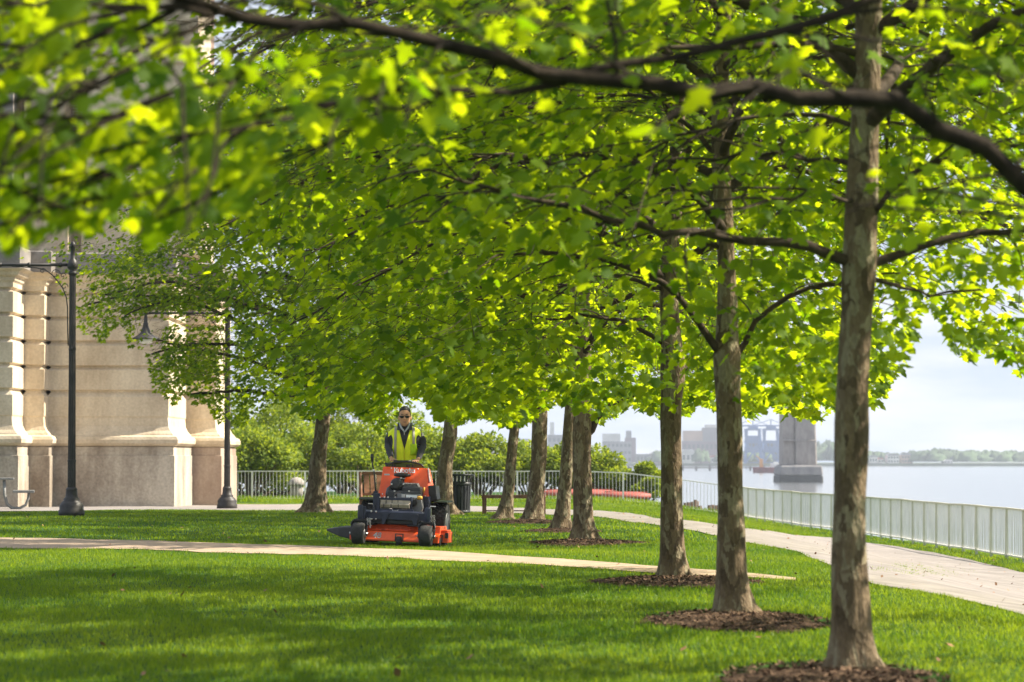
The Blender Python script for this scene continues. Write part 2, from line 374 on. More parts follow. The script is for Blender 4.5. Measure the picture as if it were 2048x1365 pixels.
mulch(1062, 1052, 59.5, .85, 1.5, 'mulch ring under the thick blotched trunk at the brown bench')

# ------------------------------------------------------------------ grass blades (stuff)
def blades(name, N, D0, D1, pw, h, w, seed, region=None, margin=1.5, cond=None, polys=True):
    rg = np.random.default_rng(seed)
    D = (D0 ** pw + rg.random(N) * (D1 ** pw - D0 ** pw)) ** (1 / pw)
    hw = 1024 / FPX * D + margin; x = rg.uniform(-1, 1, N) * hw; y = D
    if cond is not None: k = cond(x, y); x, y = x[k], y[k]
    k = np.ones(len(x), bool)
    wobx = x + .05 * np.sin(y * 9); woby = y + .09 * np.sin(x * 11)
    for p in (POLYS if polys else []): k &= ~inpoly(wobx, woby, p)
    for cx, cy, rx, ry in MULCH:
        k &= ((x - cx) / rx) ** 2 + ((y - cy) / ry) ** 2 > .97 + .12 * rg.random(len(x))
    x, y = x[k], y[k]; N = len(x); z = terr(x, y) + .0
    hh = h * rg.uniform(.55, 1.25, N) * (1 + .25 * np.sin(x * 2.1 + 1.3 * np.sin(y)) * np.cos(y * 1.7)); ww = w * rg.uniform(.6, 1.3, N)
    a = rg.random(N) * 6.283; ln = rg.uniform(.1, .8, N) * hh; b = rg.random(N) * 6.283
    base = np.stack([x, y, z], 1); sd = np.stack([np.cos(a), np.sin(a), 0 * a], 1) * ww[:, None]
    lean = np.stack([np.cos(b), np.sin(b), 0 * b], 1) * ln[:, None]; up = np.array([0, 0, 1.])
    v0 = base - sd; v1 = base + sd; mid = base + lean * .35 + up * (hh * .6)[:, None]; v2 = mid + sd * .75; v3 = mid - sd * .75; v4 = base + lean + up * hh[:, None]
    V = np.stack([v0, v1, v2, v3, v4], 1).reshape(-1, 3); o = np.arange(N)[:, None] * 5
    F = np.concatenate([o + [[0, 1, 2]], o + [[0, 2, 3]], o + [[3, 2, 4]]], 1).reshape(-1, 3)
    r = np.clip(rg.normal(.45, .2, N) + .26 * np.sin(x * .9 + y * .35) * np.sin(y * .5 - x * .2) + .12 * np.sin(x * 3.1) * np.sin(y * 1.1), 0, 1)
    return link(name, np_mesh(name, V, F, M['grass'], attr=np.repeat(r, 5)), kind='stuff')
blades('mown_grass', 430000, 14.5, 46, 1.0, .032, .0026, 11)
blades('mown_grass', 230000, 46, 112, 1.1, .034, .006, 12, cond=lambda x, y: x < xfence(y) - .5)
verge = lambda x, y: (x > xfence(y) - 2.3 + .3 * np.sin(y)) & (x < xfence(y) + .6)
blades('verge_grass', 260000, 50, 118, .6, .06, .006, 13, cond=verge, margin=0)
blades('verge_grass', 60000, 110, 122, 1, .16, .010, 14, margin=3, cond=lambda x, y: y > 112.5)
def wpatch(x, y):
    p_, q_ = proj(np.stack([x, y, terr(x, y)], 1)); return (((p_ - 1850) / 130) ** 2 + ((q_ - 1140) / 16) ** 2 < .6 + .4 * np.sin(x * 13) * np.sin(y * 7))
blades('path_weeds', 60000, 30, 62, 1, .022, .003, 15, cond=wpatch, polys=False)
M['litter'] = mat('dry_leaf', (.30, .15, .07), .8, var=.6, scale=1.5)
rg = np.random.default_rng(5); N = 200; D = rg.uniform(16, 70, N) ** 1.0; x = rg.uniform(-1, 1, N) * (D * .157 + 1); z = terr(x, D) + .035
a = rg.random(N) * 6.283; s = rg.uniform(.014, .03, N); e1 = np.stack([np.cos(a), np.sin(a), rg.normal(0, .5, N)], 1) * s[:, None]; e2 = np.stack([-np.sin(a), np.cos(a), rg.normal(0, .5, N)], 1) * s[:, None] * .7
c0 = np.stack([x, D, z], 1); V = np.stack([c0 - e1, c0 - e2 + e1 * .2, c0 + e1, c0 + e2], 1).reshape(-1, 3)
c1 = []
for t_ in range(420):
    i_ = rg.integers(0, len(poly_right) // 2); a_ = poly_right[i_]; b_ = poly_right[len(poly_right) - 1 - i_]; u_ = rg.random(); p_ = a_ * (1 - u_) + b_ * u_; s_ = rg.uniform(.008, .028); t1 = rg.random() * 6.28
    if p_[1] > 75: continue
    e_ = np.array([math.cos(t1), math.sin(t1), rg.normal(0, .35)]) * s_; f_ = np.array([-math.sin(t1), math.cos(t1), 0]) * s_ * .6; c_ = np.array([p_[0], p_[1], T(p_[0], p_[1]) + .03]); c1 += [c_ - e_, c_ - f_, c_ + e_, c_ + f_]
V = np.concatenate([V, np.array(c1)]); N = len(V) // 4
link('dead_leaf_litter', np_mesh('litter', V, np.arange(4 * N).reshape(-1, 4), M['litter']), kind='stuff')

# ------------------------------------------------------------------ picket fences
M['fence'] = mat('fence_paint', (.60, .585, .47), .5, var=.12, scale=3)
M['fence_far'] = mat('far_fence_paint', (.82, .82, .78), .5, var=.1, scale=3)
M['picket'] = mat('picket_paint', (.86, .83, .78), .5, var=.1, scale=3)
def fence(pts, m, pitch, bay, label, pick=.011):
    pts = [Vector(p) for p in pts]; r = empty('picket_fence', (pts[0].x, pts[0].y, T(pts[0].x, pts[0].y)), label=label, cat='fence')
    o0 = r.location; d = [0]
    for a, b in zip(pts, pts[1:]): d.append(d[-1] + (b - a).length)
    def at(t):
        x = float(np.interp(t, d, [p.x for p in pts])); y = float(np.interp(t, d, [p.y for p in pts])); return Vector((x, y, T(x, y))) - o0
    nb = int(d[-1] / bay)
    for i in range(nb):
        a, b = at(i * bay), at((i + 1) * bay)
        p = MB(); lean = rnd.uniform(-.012, .012)
        p.bar(a + Vector((lean, 0, -.05)), a + Vector((0, 0, 1.06)), .06); p.build('post', m, r)
        g = MB()
        ax = Vector((0, 0, 1.07)); g.bar(a + ax, b + ax, .055, .035)
        g.build('top_rail', m, r)
        g = MB(); lo = Vector((0, 0, .10)); g.bar(a + lo, b + lo, .035, .03); hi = Vector((0, 0, 1.0))
        k = int(bay / pitch)
        for j in range(1, k):
            q = a.lerp(b, j / k); g.bar(q + Vector((rnd.uniform(-.006, .006), 0, .08)), q + Vector((0, 0, 1.06)), pick * 1.5)
        g.build('picket_panel', M['picket'], r)
    p = MB(); a = at(nb * bay); p.bar(a, a + Vector((0, 0, 1.06)), .05); p.build('post', m, r)
    return r
cor = Vector((7.75, 114.5, 0))
fence([(xfence(60.5), 60.5, 0), (10.35, 66, 0), (9.9, 80, 0), (9.5, 92, 0), (8.6, 104, 0), cor], M['fence'], .125, 1.8, 'pale green picket fence running along the waterside path at the right')
fence([(-11.2, 116.5, 0), (0, 116, 0), (5.0, 115.3, 0), cor + Vector((-.1, 0, 0))], M['fence_far'], .125, 1.9, 'white picket fence across the far side of the park, in front of the shrubs')

# ------------------------------------------------------------------ stone building
def stone(name, c, c2, stain=.35, brick=False):
    m = bpy.data.materials.new(name); m.use_nodes = True; n = m.node_tree; b = n.nodes['Principled BSDF']; b.inputs['Roughness'].default_value = .9; b.inputs['Specular IOR Level'].default_value = .15
    t = n.nodes.new('ShaderNodeTexCoord')
    if brick:
        mp = n.nodes.new('ShaderNodeMapping'); mp.inputs['Rotation'].default_value = (math.pi / 2, 0, 0); n.links.new(t.outputs['Object'], mp.inputs[0])
        bt = n.nodes.new('ShaderNodeTexBrick'); bt.inputs['Scale'].default_value = 1; bt.inputs['Brick Width'].default_value = .24; bt.inputs['Row Height'].default_value = .09; bt.inputs['Mortar Size'].default_value = .012
        bt.inputs['Color1'].default_value = (*c, 1); bt.inputs['Color2'].default_value = (*c2, 1); bt.inputs['Mortar'].default_value = (.32, .29, .25, 1)
        n.links.new(mp.outputs[0], bt.inputs['Vector']); n.links.new(bt.outputs['Color'], b.inputs['Base Color']); return m
    z = n.nodes.new('ShaderNodeTexNoise'); z.inputs['Scale'].default_value = .7; z.inputs['Detail'].default_value = 8; z.inputs['Roughness'].default_value = .65
    mp = n.nodes.new('ShaderNodeMapping'); mp.inputs['Scale'].default_value = (1.2, 1.2, .45); n.links.new(t.outputs['Object'], mp.inputs[0]); n.links.new(mp.outputs[0], z.inputs['Vector'])
    r = n.nodes.new('ShaderNodeValToRGB'); r.color_ramp.elements[0].position = .38; r.color_ramp.elements[0].color = (*c2, 1); r.color_ramp.elements[1].position = .6; r.color_ramp.elements[1].color = (*c, 1)
    n.links.new(z.outputs['Fac'], r.inputs[0])
    z2 = n.nodes.new('ShaderNodeTexNoise'); z2.inputs['Scale'].default_value = 14; z2.inputs['Detail'].default_value = 6; n.links.new(t.outputs['Object'], z2.inputs['Vector'])
    mm = n.nodes.new('ShaderNodeMix'); mm.data_type = 'RGBA'; mm.blend_type = 'MULTIPLY'; mm.inputs['Factor'].default_value = stain
    n.links.new(r.outputs[0], mm.inputs['A']); n.links.new(z2.outputs['Fac'], mm.inputs['B']); n.links.new(mm.outputs['Result'], b.inputs['Base Color'])
    bp = n.nodes.new('ShaderNodeBump'); bp.inputs['Strength'].default_value = .4; bp.inputs['Distance'].default_value = .03; n.links.new(z2.outputs['Fac'], bp.inputs['Height']); n.links.new(bp.outputs[0], b.inputs['Normal'])
    return m
M['stone'] = stone('pale_limestone', (.80, .68, .50), (.58, .47, .33), .42)
M['plinth'] = stone('stained_plinth', (.68, .60, .48), (.32, .26, .20), .55)
M['attic'] = stone('grey_stone', (.34, .31, .28), (.22, .20, .18), .4)
M['pink'] = stone('pink_granite', (.56, .45, .35), (.36, .26, .20), .4)
M['brick'] = stone('brown_brick', (.16, .10, .075), (.24, .15, .11), brick=True)
bz = lambda py: CAMZ + (HOR - py) / 68.4
B = empty('stone_tower', (-12, 95, T(-12, 95) - .3), label='monumental pale stone tower base with grooved courses behind the lamp posts', cat='building')
def rect_loft(name, x0, x1, yf, yb, prof, m, rough=True):
    o = B.location; mb = MB(); vs = []; fs = []
    for z, e in prof:
        for x, y in ((x0 - e, yf - e), (x1 + e, yf - e), (x1 + e, yb + e), (x0 - e, yb + e)): vs.append((x - o.x, y - o.y, z - o.z))
    for i in range(len(prof) - 1):
        for k in range(4): k2 = (k + 1) % 4; fs.append((4 * i + k, 4 * i + k2, 4 * i + 4 + k2, 4 * i + 4 + k))
    fs.append((3, 2, 1, 0)); t = 4 * (len(prof) - 1); fs.append((t, t + 1, t + 2, t + 3)); mb.add(vs, fs)
    return mb.build(name, m, B)
zs = lambda l: [(bz(y), e) for y, e in l]
plinth_p = zs([(1030, .20), (912, .20), (911, .17), (894, .17)])
base_p = zs([(893.8, .12), (891, .24), (887, .30), (880, .31), (874, .27), (871, .16), (868, .14), (862, .06), (853, 0), (838, -.02)])
wall_p = []
for k, y in enumerate([838, 785, 736, 686, 638, 590]):
    wall_p += [(y, -.10 if k else -.02), (y - 2.5, -.10 if k else -.02), (y - 5, 0.0), (y - 44 if k < 5 else y - 14, 0.0)]
wall_p = zs(wall_p)
corn_p = zs([(576, 0.0), (572, .05), (566, .06), (562, .16), (556, .2), (552, .3), (549.5, .34)])
attic_p = zs([(549, .22), (509, .22), (506, .18)])
BL = [(-24, -14.14, 92.0, 101), (-14.2, -13.55, 94.1, 101), (-13.6, -10.04, 95.0, 100.1), (-12.5, -9.15, 100.4, 105.6)]
for i, (x0, x1, yf, yb) in enumerate(BL):
    rect_loft('plinth', x0, x1, yf, yb, plinth_p, M['plinth'] if i < 3 else M['pink'])
    rect_loft('base_moulding', x0, x1, yf, yb, base_p, M['stone'])
    rect_loft('rusticated_wall', x0, x1, yf, yb, wall_p, M['stone'])
    rect_loft('cornice', x0, x1, yf, yb, corn_p, M['stone'])
    rect_loft('parapet', x0, x1, yf, yb, attic_p, M['attic'])
rect_loft('core_wall', -24, -10.6, 96.2, 112, zs([(1030, 0), (420, 0)]), M['stone'])
rect_loft('brick_wall', -24, -10.3, 96.6, 112, zs([(419, 0), (-260, 0)]), M['brick'])
for x0, x1, yf in ((-24, -14.6, 94.8), (-14.35, -13.15, 95.3), (-12.6, -9.3, 95.9)):
    rect_loft('upper_pier', x0, x1, yf, 100, zs([(505.5, .12), (430, .12), (426, .2), (416, .22), (411, .14), (400, .10), (396, .02), (380, 0), (378, .06), (370, .06), (368, 0), (120, 0), (116, .08), (100, .08), (96, 0), (-260, 0)]), M['stone'] if x0 > -20 else M['attic'])

# ------------------------------------------------------------------ lamp posts
M['iron'] = mat('black_iron', (.035, .030, .026), .5, var=.4, scale=6, spec=.4)
M['glass_lamp'] = mat('milky_globe', (.75, .74, .68), .25, var=.05)
def lamp(loc, label):
    r = empty('street_lamp', loc, label=label, cat='street lamp', group='iron street lamps on the lawn')
    p = MB(); p.lathe([(.27, -.05), (.27, .10), (.25, .13), (.255, .2), (.21, .27), (.16, .31), (.17, .34), (.13, .38), (.115, .52), (.12, .54), (.095, .58)], 24); p.build('base', M['iron'], r)
    p = MB(); prof = [(.085, .58), (.082, 1.1), (.09, 1.11), (.09, 1.14), (.08, 1.15), (.072, 3.4), (.078, 3.41), (.078, 3.45), (.072, 3.46), (.068, 4.95)]
    p.lathe(prof, 24, flute=.16, fl=lambda j: j not in (2, 3, 6, 7), smooth=False); p.build('pole', M['iron'], r)
    p = MB(); p.lathe([(.06, 4.95), (.09, 4.97), (.09, 5.02), (.06, 5.05), (.11, 5.1), (.115, 5.18), (.08, 5.26), (.05, 5.3), (.05, 5.52), (.06, 5.53), (.055, 5.6), (.02, 5.66)], 16); p.build('finial', M['iron'], r)
    p = MB(); p.tube([(-.08, 0, 5.17), (-2.2, 0, 5.17)], .032, 8)
    for x in (-.25, -.9, -1.5, -2.12): p.lathe([(.045, -.03), (.052, 0), (.045, .03)], 10, (x, 0, 5.17), 'X')
    p.build('arm', M['iron'], r)
    s = MB(); s.tube([(-1.25, 0, 5.14)] + [(x_, 0, z_) for x_, z_ in ((-1.1, 5.13), (-.75, 5.11), (-.56, 5.06), (-.42, 4.96), (-.3, 4.82), (-.2, 4.68), (-.13, 4.5), (-.105, 4.3), (-.1, 3.9))] + [(-.085, 0, 3.5)], .013, 6)
    for cx, cz, R in ((-.36, 4.98, .11), (-.17, 4.72, .075), (-.62, 5.04, .07), (-.2, 4.95, .06)):
        s.tube([(cx + R * (1 - .06 * k) * math.cos(k * .5), 0, cz + R * (1 - .06 * k) * math.sin(k * .5)) for k in range(14)], .009, 5)
    s.build('scroll_bracket', M['iron'], r)
    sh = MB(); sh.lathe([(.03, 5.2), (.045, 5.16), (.035, 5.12), (.05, 5.06), (.05, 4.93), (.065, 4.9), (.075, 4.82), (.1, 4.76), (.12, 4.72), (.13, 4.66), (.19, 4.6), (.24, 4.56), (.37, 4.5), (.38, 4.475), (.3, 4.5)], 28, (-2.17, 0, 0)); so = sh.build('lamp_shade', M['iron'], r)
    g = MB(); g.lathe([(.22, 4.5), (.21, 4.44), (.16, 4.38), (.06, 4.35)], 20, (-2.17, 0, 0)); g.build('globe', M['glass_lamp'], r)
    return r
def dup(root, loc, label):
    r = root.copy(); COL.objects.link(r); r.location = loc; r['label'] = label
    for ch in list(root.children):
        c = ch.copy(); COL.objects.link(c); c.parent = r
        for g in ch.children:
            d = g.copy(); COL.objects.link(d); d.parent = c
    return r
q = P(143, 1032, 67.0); L1 = lamp((q.x, q.y, T(q.x, q.y) + .02), 'tall fluted black lamp post nearest the camera, in front of the stone tower')
q = P(454, 1020, 86.0); dup(L1, (q.x, q.y, T(q.x, q.y) + .02), 'black lamp post by the tower corner, bell lamp hanging among leaves')

# ------------------------------------------------------------------ seats, bin, stone post
M['slat'] = mat('bench_wood', (.27, .12, .055), .6, var=.35, scale=5, stretch=(.5, 3, 3))
M['rust'] = mat('brown_steel', (.20, .085, .055), .6, var=.3, scale=8)
M['greymetal'] = mat('grey_metal', (.22, .22, .21), .5, var=.2, scale=6, metal=.2)
# slatted bench seen from behind-side
D = 66.0; q = P(783, 1024, D); r = empty('slatted_bench', (q.x, q.y, T(q.x, q.y) - .05), math.radians(10), label='reddish brown slatted wooden bench partly behind the orange mower', cat='bench')
for s in (-1, 1):
    p = MB(); p.tube([(s * .45 - .14, .34, 0), (s * .45 - .14, .26, .42), (s * .45 - .14, .3, .62), (s * .45 - .14, .42, .95)], .035, 6, smooth=False); p.bar((s * .45 - .14, -.22, 0), (s * .45 - .14, -.2, .44), .05); p.build('leg', M['slat'], r)
p = MB()
for i in range(5): p.box((0, -.2 + i * .11, .44), (1.25, .085, .03))
p.build('seat', M['slat'], r)
p = MB()
for i in range(8): p.box((-.46 + i * .13, .37, .72), (.11, .028, .5), Matrix.Rotation(math.radians(-18), 3, 'X'))
p.bar((-.55, .43, .93), (.55, .43, .93), .04, .05); p.bar((-.55, .30, .5), (.55, .30, .5), .04, .05); p.build('backrest', M['slat'], r)
# backless bench
D = 70.0; q = P(1028, 1033, D); r = empty('backless_bench', (q.x, q.y, T(q.x, q.y)), math.radians(-4), label='low backless brown bench behind the mulched trunks', cat='bench')
p = MB()
for i in range(4): p.box((0, -.2 + i * .13, .40), (1.36, .11, .035))
p.box((0, -.28, .385), (1.36, .03, .07)); p.build('seat', M['rust'], r)
for x in (-.64, .64):
    for y in (-.22, .22): p = MB(); p.bar((x, y, 0), (x, y, .39), .055); p.build('leg', M['rust'], r)
p = MB(); p.bar((-.64, 0, .08), (.64, 0, .08), .025); p.build('stretcher', M['rust'], r)
# litter bin
D = 72.0; q = P(918, 1029, D); r = empty('litter_bin', (q.x, q.y, T(q.x, q.y)), label='black slatted metal litter bin beside the tree behind the mower', cat='litter bin')
M['binpaint'] = mat('bin_black', (.025, .027, .03), .5, var=.3)
p = MB()
for i in range(20):
    a = 2 * math.pi * i / 20; c, s = math.cos(a), math.sin(a); p.bar((c * .235, s * .235, .03), (c * .255, s * .255, .68), .045, .02); p.bar((c * .255, s * .255, .68), (c * .32, s * .32, .86), .04, .02)
p.build('slats', M['binpaint'], r)
for pr in ([(.24, .02), (.26, .05), (.24, .09)], [(.265, .63), (.28, .66), (.27, .71)], [(.30, .84), (.335, .86), (.30, .885)]): p = MB(); p.lathe(pr, 24); p.build('hoop', M['binpaint'], r)
p = MB(); p.lathe([(.2, .03), (.215, .7), (.19, .72)], 20); p.build('liner', M['binpaint'], r)
# domed stone post behind the far fence
D = 121; q = P(593, 1006, D); r = empty('stone_bollard', (q.x, q.y, T(q.x, q.y) - .05), label='squat domed grey stone post seen through the white far fence', cat='bollard')
M['bollard'] = mat('grey_granite', (.36, .32, .29), .9, var=.35, scale=6)
p = MB(); p.lathe([(.24, 0), (.24, .52), (.22, .55)], 20); p.build('shaft', M['bollard'], r)
p = MB(); p.lathe([(.24, .55), (.31, .57), (.32, .64), (.28, .74), (.18, .84), (.02, .88)], 20); p.build('dome', M['bollard'], r)
# picnic table at the left edge
D = 84; q = P(0, 1022, D); r = empty('picnic_table', (q.x - .25, q.y, T(q.x, q.y)), math.radians(8), label='grey metal picnic table with curved tube legs in front of the stone tower', cat='picnic table')
p = MB(); p.box((0, 0, .80), (1.2, .75, .05)); p.build('table_top', M['greymetal'], r, bevel=.01)
for s in (-1, 1):
    p = MB(); p.box((s * .85, 0, .47), (.55, .9, .07)); p.build('seat', M['greymetal'], r, bevel=.01)
    for y in (-.3, .3):
        p = MB(); p.tube([(s * .35, y, .78), (s * .36, y, .4), (s * .42, y, .15), (s * .56, y, .04), (s * .75, y, .04), (s * .9, y, .12), (s * .97, y, .3), (s * .98, y, .45)], .035, 8); p.build('leg', M['greymetal'], r)
# ------------------------------------------------------------------ trees
LEAF12 = np.array([(0, .42), (0, .08), (.30, -.05), (.27, .17), (.56, .36), (.24, .50), (.27, .70), (0, 1.0), (-.27, .70), (-.24, .50), (-.56, .36), (-.27, .17), (-.30, -.05)])
LEAF8 = np.array([(0, .4), (0, .05), (.34, .05), (.26, .2), (.5, .42), (.2, .55), (0, 1.0), (-.2, .55), (-.5, .42), (-.26, .2), (-.34, .05)])
LEAF4 = np.array([(0, 0), (.38, .35), (0, 1), (-.38, .35)])
def leaves_arr(pos, dirn, nrm, size, tmpl):
    """place one leaf per row"""
    N = len(pos); dirn = dirn / (np.linalg.norm(dirn, axis=1, keepdims=True) + 1e-9)
    nrm = nrm - dirn * (nrm * dirn).sum(1, keepdims=True); nrm /= (np.linalg.norm(nrm, axis=1, keepdims=True) + 1e-9)
    sx = np.cross(dirn, nrm); t = tmpl; L = len(t)
    droop = -.35 * np.abs(t[:, 0]) - .12 * (t[:, 1] - .4) ** 2
    V = pos[:, None, :] + size[:, None, None] * (sx[:, None, :] * t[None, :, 0, None] + dirn[:, None, :] * t[None, :, 1, None] + nrm[:, None, :] * droop[None, :, None])
    o = np.arange(N)[:, None] * L
    if L == 4: F = np.concatenate([o + [[0, 1, 2]], o + [[0, 2, 3]]], 1).reshape(-1, 3)
    else:
        f = []
        for k in range(1, L): f += [0, k, k % (L - 1) + 1]
        F = (o + np.array([f])).reshape(-1, 3)
    return V.reshape(-1, 3), F, L
def tube_np(pts, rad, n):
    """light tube arrays"""
    pts = np.asarray(pts, float); k = len(pts); t = np.gradient(pts, axis=0); t /= np.linalg.norm(t, axis=1, keepdims=True) + 1e-9
    ref = np.array([0, 0, 1.]) if abs(t[0, 2]) < .8 else np.array([1., 0, 0])
    u = np.cross(t, ref); u /= np.linalg.norm(u, axis=1, keepdims=True) + 1e-9; w = np.cross(t, u)
    a = np.arange(n) * 2 * math.pi / n
    V = pts[:, None, :] + (u[:, None, :] * np.cos(a)[None, :, None] + w[:, None, :] * np.sin(a)[None, :, None]) * np.asarray(rad)[:, None, None]
    I, J = np.meshgrid(np.arange(n), np.arange(k - 1)); A = (J * n + I).ravel(); Bq = (J * n + (I + 1) % n).ravel()
    return V.reshape(-1, 3), np.stack([A, Bq, Bq + n, A + n], 1)
class Acc:
    def __init__(s): s.V = []; s.F = []; s.n = 0
    def add(s, V, F): s.V.append(V); s.F.append(F + s.n); s.n += len(V)
    def get(s): return np.concatenate(s.V), np.concatenate(s.F)
def smooth_path(pts, n):
    pts = np.asarray(pts, float); d = np.concatenate([[0], np.cumsum(np.linalg.norm(np.diff(pts, axis=0), axis=1))])
    t = np.linspace(0, d[-1], n); out = np.stack([np.interp(t, d, pts[:, k]) for k in range(3)], 1)
    for _ in range(3): out[1:-1] = (out[:-2] + 2 * out[1:-1] + out[2:]) / 4
    return out

def ymax_common(px, D):
    """lowest row (photo pixels) reached by foliage, as the trees are pruned over the lawn"""
    if D < 14: return np.interp(px, [0, 440, 560, 700, 1250, 1500, 1700, 1800, 2048, 2400], [520, 500, 400, 330, 300, 330, 430, 520, 560, 600])
    if D < 20: return np.interp(px, [0, 300, 420, 560, 700, 1000, 1250, 1500, 1640, 1760, 1800, 2048], [430, 430, 440, 460, 480, 520, 640, 700, 660, 560, 600, 600])
    if D < 27: return np.minimum(np.interp(px, [0, 300, 500, 1000, 1250, 1400, 1500, 1790, 1850, 1930, 2048], [480, 500, 540, 640, 720, 800, 850, 790, 650, 745, 765]), np.interp(px, [1640, 1740, 1785, 1795], [850, 838, 780, 640]) + np.where(px > 1795, 999, 0))
    return np.interp(px, [90, 110, 150, 300, 380, 470, 640, 760, 800, 860, 900, 1000, 1060, 1100, 1180, 1240, 1320, 1420, 1520, 1590, 1640, 1740, 1785, 1795, 1850, 1900, 1930, 1980, 2048, 2200],
                         [400, 440, 470, 500, 640, 800, 850, 850, 812, 838, 850, 880, 850, 842, 850, 852, 845, 850, 850, 862, 850, 838, 780, 640, 650, 690, 745, 745, 765, 780])
def ymax_nine(px, D):
    return np.interp(px, [90, 110, 140, 190, 250, 260, 300, 310, 380, 430, 500, 640, 760, 860], [560, 600, 640, 700, 690, 730, 740, 800, 835, 860, 860, 845, 870, 840])

